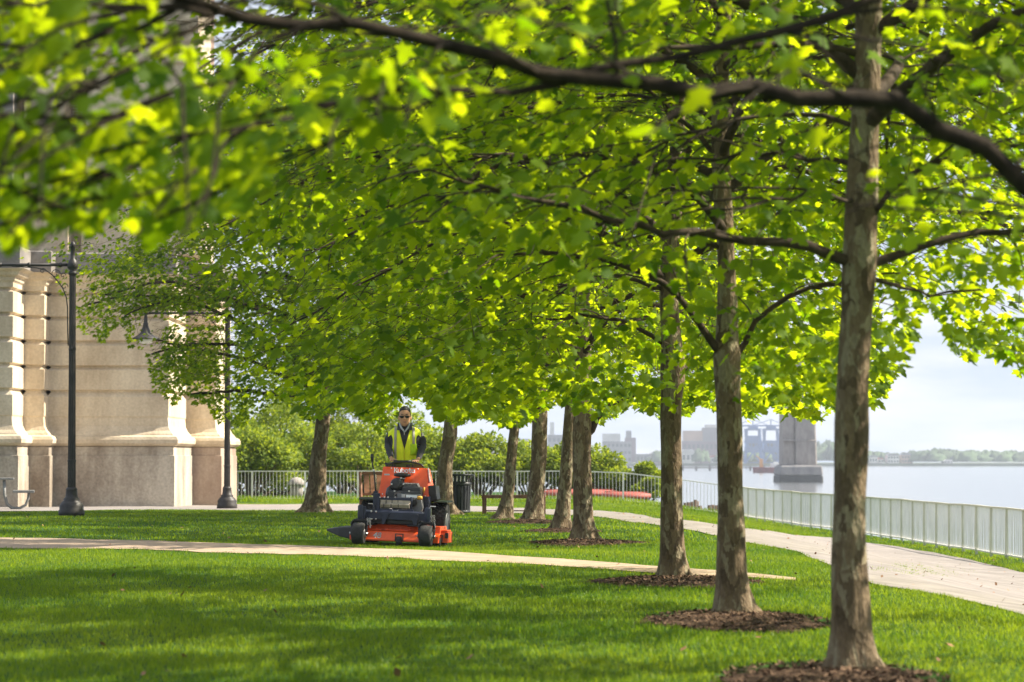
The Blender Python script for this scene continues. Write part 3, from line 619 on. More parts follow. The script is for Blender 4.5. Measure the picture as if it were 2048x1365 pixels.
def tree(idx, D, trunk_px, label, H, R, h0, seed, nl=26, leafn=1.0, leafsz=.118, limbs=(), ymax=ymax_common, tmpl=LEAF12, topf=1.25, extra_cull=None, azr=None, name='plane_tree', wf=1.0, sp=.26, fill=900, zlow=1.5, spr=1.3, bare=.75, thin=True, topz=99, boxes=()):
    rg = np.random.default_rng(seed)
    pts = [P(px, py, D) for px, py, w in trunk_px]; base = pts[0].copy(); sc = FPX / D
    root = empty(name, (base.x, base.y, T(base.x, base.y)), label=label, cat='tree', group='plane trees in the curving row')
    o = np.array(root.location)
    pts = [np.array(p) for p in pts]; rad = [w / 2 / sc for _, _, w in trunk_px]
    pts[0][2] = o[2] - .05
    top = pts[-1]; zt = top[2]; r_t = rad[-1]
    if zt < H:
        for k in range(1, 9):
            f = k / 8; pts.append(np.array([top[0] + rg.normal(0, .05) + .03 * k, top[1] + rg.normal(0, .06), zt + (H - zt) * f])); rad.append(r_t * (1 - f) + .012)
    # trunk mesh with lumps
    TP = smooth_path(pts, 70)
    dd = np.concatenate([[0], np.cumsum(np.linalg.norm(np.diff(np.array(pts), axis=0), axis=1))]); tt = np.linspace(0, dd[-1], 70); TR = np.interp(tt, dd, rad)
    n = 28; V, F = tube_np(TP - o, TR, n); V = V.reshape(70, n, 3); c = (TP - o)[:, None, :]
    for i in range(70):
        for k in range(n):
            a = 2 * math.pi * k / n; nv = mnoise.noise(Vector((math.cos(a) * 1.3, math.sin(a) * 1.3, TP[i, 2] * 2.2 + idx * 9)))
            fl = max(0, 1 - (TP[i, 2] - o[2]) / .4) ** 2
            V[i, k] = c[i, 0] + (V[i, k] - c[i, 0]) * (1 + .12 * nv + fl * (.22 + .18 * math.sin(a * 5 + idx)))
    link('trunk', np_mesh('trunk', V.reshape(-1, 3), F, M['bark'], True), root)
    # limbs
    L = []
    for lp in limbs:                     # explicit limbs: list of (px,py,dD,width px)
        L.append((np.array([P(a, b, D + c) for a, b, c, w in lp]), [w / 2 / sc * (.98 if D < 14 else .88) for a, b, c, w in lp], True))
    az = rg.random() * 6.28
    for i in range(nl):
        f = (i + .5) / nl; z = h0 + (H - .6 - h0) * f ** 1.1; az += 2.39996 + rg.normal(0, .25)
        a = az if azr is None else azr[0] + (azr[1] - azr[0]) * rg.random()
        prof = (1 - f) ** .75 if topf is None else math.sqrt(max(0, 1 - (f * .96) ** 2)) * (1 if f > .12 else .85 + f)
        ln = R * prof * rg.uniform(.8, 1.08) + .5
        i0 = int(np.argmin(abs(TP[:, 2] - z))); s = TP[i0].copy(); el = math.radians(rg.uniform(18, 38) + 25 * f); k = max(5, int(ln / .3)); p = [s]; d = np.array([math.cos(a), math.sin(a)])
        for j in range(k):
            u = j / k; e = el * (1 - 1.15 * u) - (.55 * u if f < .35 else 0); st = ln / k; a2 = rg.normal(0, .13); d = np.array([d[0] * math.cos(a2) - d[1] * math.sin(a2), d[0] * math.sin(a2) + d[1] * math.cos(a2)])
            p.append(p[-1] + np.array([d[0] * math.cos(e), d[1] * math.cos(e), math.sin(e) + rg.normal(0, .07)]) * st)
        r0 = min(TR[i0] * .55, .014 + .0085 * ln); L.append((np.array(p), list(np.linspace(r0, .006, len(p))), False))
    LP, LD, LN, LS = [], [], [], []
    for pts_, rad_, exp_ in L:
        nseg = max(8, int(np.linalg.norm(np.diff(pts_, axis=0), axis=1).sum() / .16)); pp = smooth_path(pts_, nseg)
        if exp_:
            pp[1:-1] += rg.normal(0, .012, (len(pp) - 2, 3))
        rr = np.interp(np.linspace(0, 1, nseg), np.linspace(0, 1, len(rad_)), rad_) * wf
        acc = Acc(); acc.add(*tube_np(pp - o, rr, 8))
        seg = np.linalg.norm(np.diff(pp, axis=0), axis=1).mean(); step = max(1, int(sp / seg)); side = 1; total = nseg
        for j in range(int(nseg * (.30 if exp_ else .16)), nseg, step):
            t = pp[min(j + 1, nseg - 1)] - pp[max(j - 1, 0)]; t /= np.linalg.norm(t) + 1e-9
            lat = np.cross(t, [0, 0, 1.]); lat /= np.linalg.norm(lat) + 1e-9; side = -side
            u = j / nseg; sl = (.25 + 1.05 * math.sin(math.pi * min(1, .25 + .75 * u)) ** .7) * rg.uniform(.6, 1.15) * (.75 if R < 3.5 else 1)
            d = t * .75 + lat * side * rg.uniform(.5, 1.1) + np.array([0, 0, rg.uniform(-.15, .45)]); d /= np.linalg.norm(d)
            m_ = 6; q = [pp[j]]
            for w in range(m_):
                d = d + np.array([0, 0, -.11]) + rg.normal(0, .09, 3); d /= np.linalg.norm(d); q.append(q[-1] + d * sl / m_)
            q = np.array(q); acc.add(*tube_np(q - o, np.linspace(.008, .003, len(q)), 4))
            nn = max(3, int(sl / .065 * leafn)); tt = rg.uniform(.1, 1.05, nn) * m_; i1 = np.clip(tt.astype(int), 0, m_ - 1)
            b = q[i1] + (q[i1 + 1] - q[i1]) * (tt - i1)[:, None]; off = rg.normal(0, 1, (nn, 3)) * [.10, .10, .075]
            out = off * [1, 1, .3] + d[None, :] * .05 + rg.normal(0, .03, (nn, 3))
            out /= np.linalg.norm(out, axis=1, keepdims=True) + 1e-9
            LP.append(b + off); LD.append(out + np.array([0, 0, -1.]) * rg.uniform(.15, 1.1, nn)[:, None]); LN.append(np.array([0, 0, 1.]) + rg.normal(0, .42, (nn, 3)) + out * .3); LS.append(leafsz * rg.uniform(.55, 1.2, nn))
        Vw, Fw = acc.get(); keep = np.ones(len(Fw), bool); cpx, cpy = proj(Vw + o)
        lim = ymax(cpx, D) - (75 if not exp_ else (-30 if D < 50 else 45))
        keep = ~(cpy[Fw[:, 0]] > lim[Fw[:, 0]]) | ((rr[0] > .045) & (D < 20) & (np.arange(len(Fw)) < 8 * (nseg - 1)))
        if exp_: keep &= (np.arange(len(Fw)) < 8 * (nseg - 1)) | ~(cpy[Fw[:, 0]] > lim[Fw[:, 0]] - 95)
        if keep.sum() < 8: continue
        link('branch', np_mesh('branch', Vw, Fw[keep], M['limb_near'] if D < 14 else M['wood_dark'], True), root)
    # sprays of leaves filling the crown in flat tiers
    if fill:
        zb = o[2] + zlow; zc = o[2] + zlow + 1.2; n_try = fill * 3
        z = rg.uniform(zb, H, n_try); rz = np.where(z > zc, np.sqrt(np.clip(1 - ((z - zc) / (H - zc)) ** 2, 0, 1)), .86 + .14 * (z - zb) / 1.2)
        a = rg.random(n_try) * 2 * math.pi; f = np.sqrt(rg.uniform(.12, 1, n_try))
        wob = 1 + .10 * np.sin(a * 3 + idx) + .08 * np.sin(a * 5 + z * 1.3 + idx * 2)
        x = TP[20, 0] + R * rz * f * wob * np.cos(a); y = TP[20, 1] + R * rz * f * wob * np.sin(a)
        dens = .55 + .35 * np.sin(x * 1.9 + idx) * np.sin(y * 1.7 + z) + .35 * np.sin(z * 4.2 + .8 * np.sin(x * 1.1 + y))
        k = rg.random(n_try) < dens; x, y, z, a = x[k][:fill], y[k][:fill], z[k][:fill], a[k][:fill]
        for x0, x1, y0, y1, z0, z1, nb_ in boxes: x = np.append(x, rg.uniform(x0, x1, nb_)); y = np.append(y, rg.uniform(y0, y1, nb_)); z = np.append(z, rg.uniform(z0, z1, nb_)); a = np.append(a, rg.uniform(2.4, 3.9, nb_))
        per = 17; n_ = len(x); ce = np.stack([x, y, z], 1); od = np.stack([np.cos(a), np.sin(a), -.25 + 0 * a], 1)
        tw = Acc()
        tpx, tpy = proj(ce); tok = tpy < ymax(tpx, D) - 35 - .42 * FPX / D
        if extra_cull is not None: tok &= extra_cull(tpx, tpy, ce)
        for c_, d_ in zip(ce[tok], od[tok]):
            s_ = rg.normal(0, .12, 3); tw.add(*tube_np(np.array([c_ - d_ * .42 + s_ - [0, 0, .08], c_ - s_ * .3, c_ + d_ * .36 + s_ * .4 - [0, 0, .05]]) - o, [.0045, .0035, .002], 3))
        Vw, Fw = tw.get(); link('twigs', np_mesh('twigs', Vw, Fw, M['wood_dark'], True), root, kind='stuff')
        off = rg.normal(0, 1, (n_, per, 3)) * [.20, .20, .075] * spr; ra = od[:, None, :] * rg.uniform(.2, 1, (n_, per, 1)) + off * [2.2, 2.2, .3]
        LP.append((ce[:, None, :] + off).reshape(-1, 3)); ra = ra.reshape(-1, 3); ra /= np.linalg.norm(ra, axis=1, keepdims=True)
        N_ = len(ra); LD.append(ra + np.array([0, 0, -1.]) * rg.uniform(.1, 1.2, N_)[:, None]); LN.append(np.array([0, 0, 1.]) + rg.normal(0, .45, (N_, 3)) + ra * .3); LS.append(leafsz * rg.uniform(.6, 1.2, N_))
    LP, LD, LN, LS = np.concatenate(LP), np.concatenate(LD), np.concatenate(LN), np.concatenate(LS)
    px, py = proj(LP); ragged = 14 * np.sin(px / 23.) + 9 * np.sin(px / 7.3 + D)
    k = py < ymax(px, D) - 22 - (FPX / D) * .06 + ragged
    if D < 14: k &= LP[:, 1] > 8.9
    if extra_cull is not None: k &= extra_cull(px, py, LP)
    # holes through which the sun reaches the lawn
    xg = LP[:, 0] - LP[:, 2] * math.cos(SUN_AZ) / math.tan(SUN_EL); yg = LP[:, 1] - LP[:, 2] * math.sin(SUN_AZ) / math.tan(SUN_EL)
    hole = np.sin(xg * 3.1 + 1.7 * np.sin(yg * 1.3)) + np.sin(yg * 2.3 + 1.3 * np.sin(xg * 1.9 + 1)) + .7 * np.sin(xg * 6.3 - yg * 3.9)
    k &= ~((((xg + 1.3) / 1.2) ** 2 + ((yg - 43.4) / 1.4) ** 2 < 1) & (rg.random(len(LP)) < .7) & (D > 24))
    k &= ~((hole > .68) & (rg.random(len(LP)) < .88) & (LP[:, 2] > o[2] + 2.3))
    if D > 70 and D < 80: k &= ~((px > 262) & (px < 326) & (py > 622) & (py < 722) & (rg.random(len(LP)) < .8))
    if D > 70 and D < 80: k &= ~((((px > 300) & (px < 460) & (py > 618) & (py < 650)) | ((px > 440) & (px < 472) & (py > 590) & (py < 850))) & (rg.random(len(LP)) < .7))
    # the inside of the crown near the stem is bare, and the foliage is thin in front of the stems
    dt = np.hypot(LP[:, 0] - np.interp(LP[:, 2], TP[:, 2], TP[:, 0]), LP[:, 1] - np.interp(LP[:, 2], TP[:, 2], TP[:, 1]))
    k &= ~((dt < 1.0) & (rg.random(len(LP)) < bare))
    for ti, keep_p in ((1, .12), (2, .30), (3, .45)):
        if D <= TREES[ti][0] + .1 and thin:
            tq = TREES[ti][1]; yy = np.array([q_[1] for q_ in tq])[::-1]; tx = np.interp(py, yy, np.array([q_[0] for q_ in tq])[::-1])
            k &= ~((abs(px - tx) < 62 - 9 * ti) & (LP[:, 1] < TREES[ti][0] + .3) & (rg.random(len(LP)) > keep_p))
    if D < 14:
        ly = np.interp(px, [300, 420, 850, 1050, 1250, 1750, 1850, 2048], [0, 34, 62, 140, 170, 194, 212, 380])
        k &= ~((abs(py - ly) < 56) & (rg.random(len(LP)) > .08) & (px > 330))
        k &= ~((px > 1350) & (rg.random(len(LP)) > .45))
    for Dm, xs_, ys_, hw_ in ((18.6, [1180, 1240, 1400, 1500, 1680], [410, 470, 470, 474, 520], 24), (18.6, [1735, 1850, 2048], [530, 488, 456], 22), (24.5, [1230, 1340, 1446], [522, 565, 715], 20), (24.5, [1466, 1510, 1590, 1660], [720, 640, 575, 560], 20)):
        if D < Dm: k &= ~((px > xs_[0]) & (px < xs_[-1]) & (abs(py - np.interp(px, xs_, ys_)) < hw_) & (rg.random(len(LP)) > .25))
    for Dl, xl, yl in LIMB_LINES:
        if D < Dl + .5: k &= ~((px > xl[0]) & (px < xl[-1]) & (abs(py - np.interp(px, xl, yl)) < 13) & (rg.random(len(LP)) < .6))
    LP, LD, LN, LS = LP[k], LD[k], LN[k], LS[k]
    V, F, l = leaves_arr(LP - o, LD, LN, LS, tmpl)
    r = np.clip(rg.normal(.48, .30, len(LP)) + .12 * np.sin(LP[:, 0] * 2.3) * np.sin(LP[:, 2] * 3), 0, 1)
    link('crown', np_mesh('crown', V, F, M['leaf'], attr=np.repeat(r, l)), root)
    return len(LP)
TL = {
 1: dict(label='thickest nearest plane tree, trunk at the right with level limbs both ways', H=8.6, R=3.9, h0=2.9, seed=101, topz=3.9, fill=1150, nl=26, leafn=1.5, leafsz=.10,
    limbs=[[(1712, 528, 0, 30), (1680, 520, -.1, 26), (1600, 488, -.2, 22), (1500, 474, -.3, 19), (1400, 470, -.5, 17), (1270, 474, -.6, 15), (1235, 440, -.6, 13), (1200, 408, -.7, 12), (1100, 412, -.8, 10), (950, 372, -.9, 8), (860, 340, -1, 6)],
           [(1735, 530, 0, 26), (1775, 518, .1, 18), (1850, 488, .2, 16), (1950, 466, .3, 14), (2048, 456, .4, 13), (2200, 440, .6, 10), (2350, 450, .8, 7)],
           [(1740, 440, 0, 16), (1765, 385, -.1, 12), (1790, 340, -.1, 11), (1830, 310, -.2, 10), (1950, 305, -.2, 9), (2060, 296, -.3, 8), (2200, 270, -.3, 6)],
           [(1730, 112, 0, 20), (1700, 88, 0, 18), (1640, 80, -.1, 16), (1560, 95, -.2, 14), (1440, 90, -.4, 12), (1300, 105, -.5, 9), (1180, 70, -.6, 7)],
           [(1745, 560, 0, 10), (1800, 572, .1, 8), (1880, 590, .2, 7), (1960, 580, .3, 6)],
           [(1710, 330, 0, 14), (1640, 300, .2, 11), (1560, 320, .3, 10), (1480, 300, .5, 8), (1380, 330, .6, 6)]]),
 2: dict(label='plane tree with a low forked limb, second trunk from the right', H=8.8, R=4.0, h0=2.6, seed=102, topz=4.2, fill=1500, nl=26, leafn=1.4, leafsz=.105,
    limbs=[[(1446, 715, 0, 22), (1425, 670, -.1, 17), (1395, 640, -.1, 15), (1365, 600, -.2, 14), (1340, 565, -.2, 13), (1300, 540, -.3, 13), (1225, 522, -.3, 12), (1120, 500, -.4, 9), (1000, 510, -.5, 6)],
           [(1466, 720, 0, 18), (1485, 680, .1, 13), (1510, 640, .1, 12), (1545, 600, .2, 12), (1590, 575, .2, 10), (1660, 560, .3, 9), (1760, 560, .3, 7)],
           [(1440, 380, 0, 16), (1500, 345, .1, 14), (1560, 330, .2, 13), (1640, 345, .2, 11), (1690, 370, .3, 8)],
           [(1436, 320, 0, 14), (1380, 250, .1, 12), (1330, 220, .1, 9), (1280, 160, .1, 7)]]),
 3: dict(label='plane tree with a swollen knob on its trunk, third from the right', H=9.0, R=4.2, h0=2.8, seed=103, topz=5.0, fill=1500, nl=28, leafn=1.1,
    limbs=[[(1362, 745, 0, 16), (1378, 735, 0, 11), (1384, 728, 0, 8)],
           [(1330, 690, 0, 12), (1290, 660, -.1, 10), (1240, 640, -.2, 9), (1180, 630, -.3, 7), (1100, 640, -.4, 5)],
           [(1350, 380, 0, 14), (1390, 340, .1, 11), (1440, 290, .1, 9)]]),
 4: dict(label='plane tree with a short stubby limb low on its right side', H=9.2, R=4.3, h0=2.6, seed=104, fill=1400, nl=30, leafn=1.1,
    limbs=[[(1172, 880, 0, 22), (1185, 850, 0, 17), (1200, 828, 0, 15), (1212, 812, -.1, 13)], [(1212, 812, 0, 8), (1250, 800, 0, 5), (1300, 780, 0, 4), (1340, 770, 0, 3)],
           [(1160, 720, 0, 16), (1135, 700, 0, 12), (1100, 675, 0, 10), (1060, 655, 0, 8), (1000, 660, 0, 5)]]),
 5: dict(label='slender plane tree just left of the stub-limbed trunk', H=9.0, R=4.0, h0=2.7, seed=105, fill=900, nl=26, leafn=.85, limbs=[[(1146, 745, 0, 10), (1160, 720, 0, 8), (1190, 690, 0, 6)]]),
 6: dict(label='thick blotched plane tree overlapping the low brown bench', H=9.4, R=4.4, h0=2.7, seed=106, fill=1500, nl=28, leafn=.9,
    limbs=[[(1072, 800, 0, 12), (1055, 785, 0, 9), (1030, 760, 0, 7), (980, 750, 0, 5)], [(1092, 800, 0, 7), (1115, 812, 0, 6), (1140, 806, 0, 5)]]),
 7: dict(label='thin leaning plane tree at the left end of the low brown bench', H=9.0, R=3.8, h0=2.7, seed=107, fill=700, nl=22, leafn=.8, limbs=[[(1036, 800, 0, 9), (1050, 785, 0, 7), (1070, 780, 0, 5)]]),
 8: dict(label='plane tree with a bulging trunk beside the black litter bin', H=9.4, R=4.6, h0=2.7, seed=108, fill=2100, boxes=[(-5.0, -2.2, 66, 71, 5.0, 9.4, 250)], nl=30, leafn=1.0),
 9: dict(label='leftmost plane tree, its crown spreading in front of the stone tower', H=10.6, R=5.6, h0=2.6, seed=109, fill=3300, boxes=[(-10.2, -6.3, 71.5, 76, 2.2, 6.0, 330), (-7.0, -4.0, 71, 76, 4.5, 9.4, 300)], nl=32, leafn=1.15, ymax=ymax_nine,
    limbs=[[(640, 760, 0, 16), (560, 700, -.2, 12), (470, 640, -.3, 9), (380, 600, -.4, 7), (260, 590, -.4, 5), (170, 610, -.4, 4)],
           [(640, 720, 0, 14), (560, 640, -1, 10), (450, 590, -1.2, 8), (330, 560, -1.4, 6), (210, 590, -1.4, 4)],
           [(642, 780, 0, 14), (580, 760, .4, 10), (500, 720, .8, 8), (400, 700, 1.2, 6), (310, 680, 1.4, 4)],
           [(642, 790, 0, 12), (560, 790, -.4, 9), (470, 780, -.8, 7), (380, 790, -1.0, 5)]]),
}
LIMB_LINES = []
TL[1]['limbs'] += [[(1700, 250, 0, 13), (1600, 215, .2, 11), (1450, 235, .3, 9), (1300, 300, .4, 7), (1180, 350, .5, 5)], [(1720, 400, 0, 12), (1640, 380, -.3, 9), (1540, 400, -.5, 7), (1450, 420, -.6, 5)]]
TL[2]['limbs'] += [[(1445, 500, 0, 11), (1380, 480, -.2, 9), (1280, 400, -.3, 8), (1150, 330, -.4, 7), (980, 300, -.5, 6), (820, 350, -.6, 4)], [(1440, 250, 0, 11), (1350, 190, .2, 9), (1200, 190, .3, 7), (1000, 230, .4, 5)]]
TL[3]['limbs'] += [[(1345, 500, 0, 11), (1250, 450, .2, 9), (1080, 430, .3, 7), (900, 470, .4, 6), (740, 560, .5, 5), (600, 640, .5, 4)], [(1340, 580, 0, 10), (1240, 550, -.2, 8), (1100, 580, -.4, 6), (960, 600, -.5, 5)], [(1350, 330, 0, 10), (1200, 290, .1, 8), (1000, 330, .2, 6), (820, 400, .2, 5), (700, 440, .2, 4)]]
for i_ in (1, 2, 3):
    for lp in TL[i_]['limbs']:
        q_ = sorted((a, b) for a, b, c, w in lp); LIMB_LINES.append((TREES[i_][0], [a for a, b in q_], [b for a, b in q_]))
def not_tower(px, py, LP): return ~((px < 470) & (py > np.interp(px, [100, 300, 470], [430, 480, 640])))
for i, (D, tp) in TREES.items():
    kw = dict(TL[i])
    if i != 9: kw.setdefault('extra_cull', not_tower)
    if D > 50: kw.setdefault('tmpl', LEAF8)
    tree(i, D, tp, **kw)
# the foreground tree whose trunk stands just outside the frame on the right
tree(0, 10.4, [(2440, 1640, 130), (2436, 1500, 110), (2430, 1200, 100), (2424, 900, 96), (2420, 700, 96), (2415, 500, 90), (2420, 200, 84), (2425, 0, 80)],
     'foreground plane tree standing out of the frame, its big dark limb arching across the top', 7.2, 4.6, 3.2, 200, nl=14, leafn=1.6, sp=.22, fill=620, boxes=[(-2.4, -.75, 9.4, 12.6, 1.95, 3.0, 110)], leafsz=.092, zlow=1.4, name='plane_tree',
     limbs=[[(2400, 700, 0, 60), (2250, 560, 0, 52), (2120, 450, -.1, 46), (2048, 380, -.1, 44), (1980, 320, -.2, 42), (1900, 238, -.2, 42), (1850, 212, -.3, 40), (1750, 194, -.3, 38), (1600, 196, -.4, 36), (1400, 182, -.4, 33), (1250, 170, -.5, 32), (1120, 158, -.5, 34), (1050, 140, -.6, 30), (960, 92, -.6, 28), (850, 62, -.7, 27), (700, 50, -.8, 25), (560, 42, -.9, 24), (420, 34, -1, 26), (350, 20, -1, 22), (300, -20, -1.1, 18)],
            [(1130, 165, -.5, 20), (1020, 178, -.6, 15), (900, 176, -.7, 12), (780, 165, -.8, 11), (640, 190, -.9, 10), (520, 240, -1, 8), (380, 290, -1, 7), (260, 320, -1.1, 6), (100, 380, -1.2, 5)],
            [(1130, 150, -.5, 20), (1250, 110, -.4, 17), (1420, 92, -.3, 18), (1540, 80, -.2, 19), (1640, 60, -.2, 20), (1740, 10, -.1, 22), (1850, -60, 0, 24)],
            [(420, 30, -1, 14), (280, 10, -1.1, 12), (150, 6, -1.2, 9), (0, 0, -1.3, 8)],
            [(620, 48, -.9, 12), (520, 120, -1, 9), (400, 200, -1.1, 8), (280, 240, -1.2, 6), (120, 250, -1.2, 5), (-40, 300, -1.3, 4)],
            [(520, 240, -1, 8), (400, 330, -1, 7), (300, 400, -1.1, 6), (180, 420, -1.2, 5), (60, 440, -1.2, 4)],
            [(350, 20, -1, 14), (240, 80, -1, 9), (130, 110, -1.1, 7), (20, 120, -1.2, 6), (-100, 150, -1.2, 4)],
            [(260, 60, -.8, 8), (200, 160, -.9, 7), (110, 240, -1, 6), (0, 330, -1, 5), (-80, 380, -1, 4)],
            [(900, 176, -.7, 10), (800, 230, -.7, 8), (690, 270, -.8, 7), (580, 330, -.9, 6), (500, 400, -.9, 4)],
            [(1235, 165, -.5, 9), (1240, 80, -.5, 8), (1228, 0, -.5, 7), (1225, -80, -.5, 6)],
            [(430, 40, -1, 8), (300, 110, -1.2, 7), (180, 180, -1.4, 6), (60, 200, -1.5, 5), (-60, 260, -1.5, 4)],
            [(2420, 620, 0, 34), (2300, 520, .4, 20), (2200, 420, .8, 14), (2100, 330, 1.0, 10), (1950, 300, 1.1, 7)]],
     extra_cull=lambda px, py, LP: ~((py > 250) & (px > 560) & (px < 1500)))
# ------------------------------------------------------------------ shrubs beyond the far fence
M['stem'] = mat('shrub_stem', (.12, .085, .05), .9, var=.4)
def shrub(px, ptop, D, wpx, label, leaf, seed, sz=.15, n=9500, name='shrub', zb=None, cat='shrub', group='shrubs beyond the far fence'):
    rg = np.random.default_rng(seed); q = P(px, ptop, D); g = T(q.x, q.y); r = empty(name, (q.x, q.y, g), label=label, cat=cat, group=group); o = np.array(r.location)
    h = q.z - g; R = wpx * .62 / (FPX / D)
    # lobes
    nl = 16; lc = []
    for i in range(nl):
        a = rg.random() * 6.28; f = math.sqrt(rg.random()) * .8; z = rg.uniform(.25, .82) * (1 - .45 * f)
        lc.append((R * f * math.cos(a), R * f * math.sin(a), h * z, rg.uniform(.22, .40) * min(R, h)))
    lc.append((0, 0, h * .78, h * .22)); lc = np.array(lc); w = lc[:, 3] ** 2; pick = rg.choice(len(lc), n, p=w / w.sum()); d = rg.normal(0, 1, (n, 3)); d[:, 2] = np.abs(d[:, 2]) * .9 - .25; d /= np.linalg.norm(d, axis=1, keepdims=True)
    pos = lc[pick, :3] + d * (lc[pick, 3] * rg.uniform(.62, 1.08, n))[:, None] * np.array([1, 1, .95]); k = pos[:, 2] > .05; pos, d = pos[k], d[k]; n = len(pos)
    V, F, l = leaves_arr(pos, d + rg.normal(0, .6, (n, 3)) + [0, 0, -.3], d * .6 + [0, 0, .7] + rg.normal(0, .4, (n, 3)), sz * rg.uniform(.6, 1.25, n), LEAF4)
    link('foliage', np_mesh('foliage', V, F, leaf, attr=np.repeat(np.clip(rg.normal(.5, .25, n), 0, 1), l)), r)
    acc = Acc()
    for c in lc: acc.add(*tube_np(np.array([[c[0] * .15, c[1] * .15, -.1], [c[0] * .6, c[1] * .6, c[2] * .5], c[:3]]), [.05, .035, .012], 5))
    link('stem', np_mesh('stem', *acc.get(), M['stem'], True), r)
lf, pl = M['shrubleaf'], M['paleleaf']
SH = [(455, 770, 134, 190, 'tall yellow-green shrub beside the stone tower corner', lf), (560, 800, 128, 200, 'bushy shrub behind the domed stone post', lf), (590, 735, 140, 190, 'taller pale green shrub rising behind the domed post', lf),
      (690, 770, 142, 150, 'green shrub left of the bare grey one', lf), (735, 840, 127, 200, 'low bright shrub behind the orange mower', lf),
      (870, 850, 129, 190, 'bright green shrub right behind the mower driver', lf), (960, 862, 126, 170, 'shrub rising behind the black litter bin', lf),
      (1060, 882, 127, 150, 'dense green shrub behind the low brown bench', lf), (1150, 872, 125, 150, 'dark green shrub behind the stub-limbed trunk', lf), (1228, 905, 124, 130, 'small bright shrub near the water end of the fence', lf), (1290, 925, 123, 90, 'smallest shrub at the water edge by the knobby trunk', lf), (500, 850, 124, 170, 'low shrub pressed against the fence by the lamp post', lf)]
for i, (px, pt, D, w, lab, m_) in enumerate(SH): shrub(px, pt, D, w, lab, m_, 400 + i)
shrub(815, 815, 133, 170, 'green shrub directly behind the driver', lf, 460)
shrub(742, 775, 146, 150, 'pale greyish shrub hardly in leaf behind the driver', pl, 450, n=3000)
# red upturned boats on the bank
M['boat'] = mat('red_hull', (.36, .085, .06), .6, var=.25, scale=4)
def boat(px, D, L, rz, label):
    q = P(px, 1016, D); r = empty('upturned_boat', (q.x, q.y, T(q.x, q.y) + .12), rz, label=label, cat='boat', group='red boats on the bank')
    mb = MB(); vs = []; fs = []; n, k = 17, 10
    for i in range(n):
        u = i / (n - 1) * 2 - 1; w = .36 * (1 - abs(u) ** 2.4) + .012; hh = .26 * (1 - .35 * abs(u) ** 3)
        for j in range(k):
            a = math.pi * j / (k - 1); vs.append((u * L / 2, w * math.cos(a), hh * math.sin(a) ** .8 + .10 * abs(u) ** 3 * 0))
    for i in range(n - 1):
        for j in range(k - 1): fs.append((i * k + j, (i + 1) * k + j, (i + 1) * k + j + 1, i * k + j + 1))
        fs.append((i * k, i * k + k - 1, (i + 1) * k + k - 1, (i + 1) * k))
    mb.add(vs, fs, True); mb.build('hull', M['boat'], r)
    p = MB(); p.bar((-L * .42, 0, .25), (L * .42, 0, .25), .03, .04); p.build('keel', M['boat'], r)
    for s in (-1, 1): p = MB(); p.box((s * L * .3, 0, -.06), (.09, .8, .12)); p.build('chock', M['slat'], r)
boat(1158, 121.5, 3.1, .05, 'long red upturned boat lying behind the fence')
boat(1252, 121.0, 1.9, -.06, 'shorter red upturned boat lying nearer the water')
M['rock'] = mat('tan_rock', (.34, .24, .17), .9, var=.4, scale=3, bump=.5)
q = P(1188, 1008, 124); mb = MB(); mb.ell((0, 0, .25), (.42, .35, .42), 9, 6); o = mb.build('boulder', M['rock'], None, label='tan boulder behind the red boats', cat='boulder'); o.location = (q.x, q.y, T(q.x, q.y))
# old timber pilings in the water
M['pile'] = mat('rotten_timber', (.13, .085, .06), .95, var=.5, scale=5, bump=.6, stretch=(3, 3, .6))
for nm, lab, lst in (('timber_piling', 'broken dark timber piling just past the fence, with a ragged top', [(1371, 1006), (1377, 1005), (1384, 1004), (1391, 1000), (1394, 1003), (1400, 1012), (1407, 1020), (1412, 1026)]), ('timber_piling', 'square dark timber piling left of the fence corner', [(1419, 1011), (1425, 1010), (1432, 1011), (1438, 1010)])):
    q0 = P(lst[0][0], 1040, 124); r = empty(nm, (q0.x, q0.y, WATER), label=lab, cat='piling', group='old pilings at the water edge')
    for px, pt in lst:
        q = P(px, pt, 124); mb = MB(); mb.tube([(q.x - q0.x, 0, -.5), (q.x - q0.x, .02, (q.z - WATER))], [.085, .075], 7); mb.build('pile', M['pile'], r)
    mb = MB(); a = P(lst[0][0], 1012, 124); b_ = P(lst[-1][0], 1014, 124); mb.bar((a.x - q0.x, -.12, a.z - WATER - .15), (b_.x - q0.x, -.12, b_.z - WATER - .3), .16, .12); mb.build('crossbeam', M['pile'], r)

# ------------------------------------------------------------------ bridge pier
M['pier'] = stone('pier_concrete', (.40, .36, .33), (.29, .26, .24), .25)
M['pierbase'] = stone('pier_granite', (.36, .34, .33), (.26, .25, .25), .4)
M['tide'] = mat('tide_mark', (.07, .07, .065), .8, var=.3, scale=.6)
D = 722.; s_ = FPX / D; zz = lambda py: CAMZ + (HOR - py) / s_; q = P(1600, 965, D)
r = empty('bridge_pier', (q.x, D, WATER), label='tall grey bridge pier on a wider block standing in the river', cat='bridge pier')
def pbox(nm, x0, x1, x0t, x1t, y0, y1, z0, z1, m_, bev=0):
    mb = MB(); vs = []
    for z, a, b_, e in ((z0, x0, x1, 0), (z1, x0t, x1t, .15)):
        for x, y in ((a, y0 + e), (b_, y0 + e), (b_, y1 - e), (a, y1 - e)): vs.append(((x - 1600) / s_, y, z - WATER))
    mb.add(vs, [(3, 2, 1, 0), (4, 5, 6, 7), (0, 1, 5, 4), (1, 2, 6, 5), (2, 3, 7, 6), (3, 0, 4, 7)]); mb.build(nm, m_, r, bevel=bev)
pbox('footing', 1556, 1644, 1557, 1643, -4, 14, WATER - 1, zz(951), M['tide'], .3)
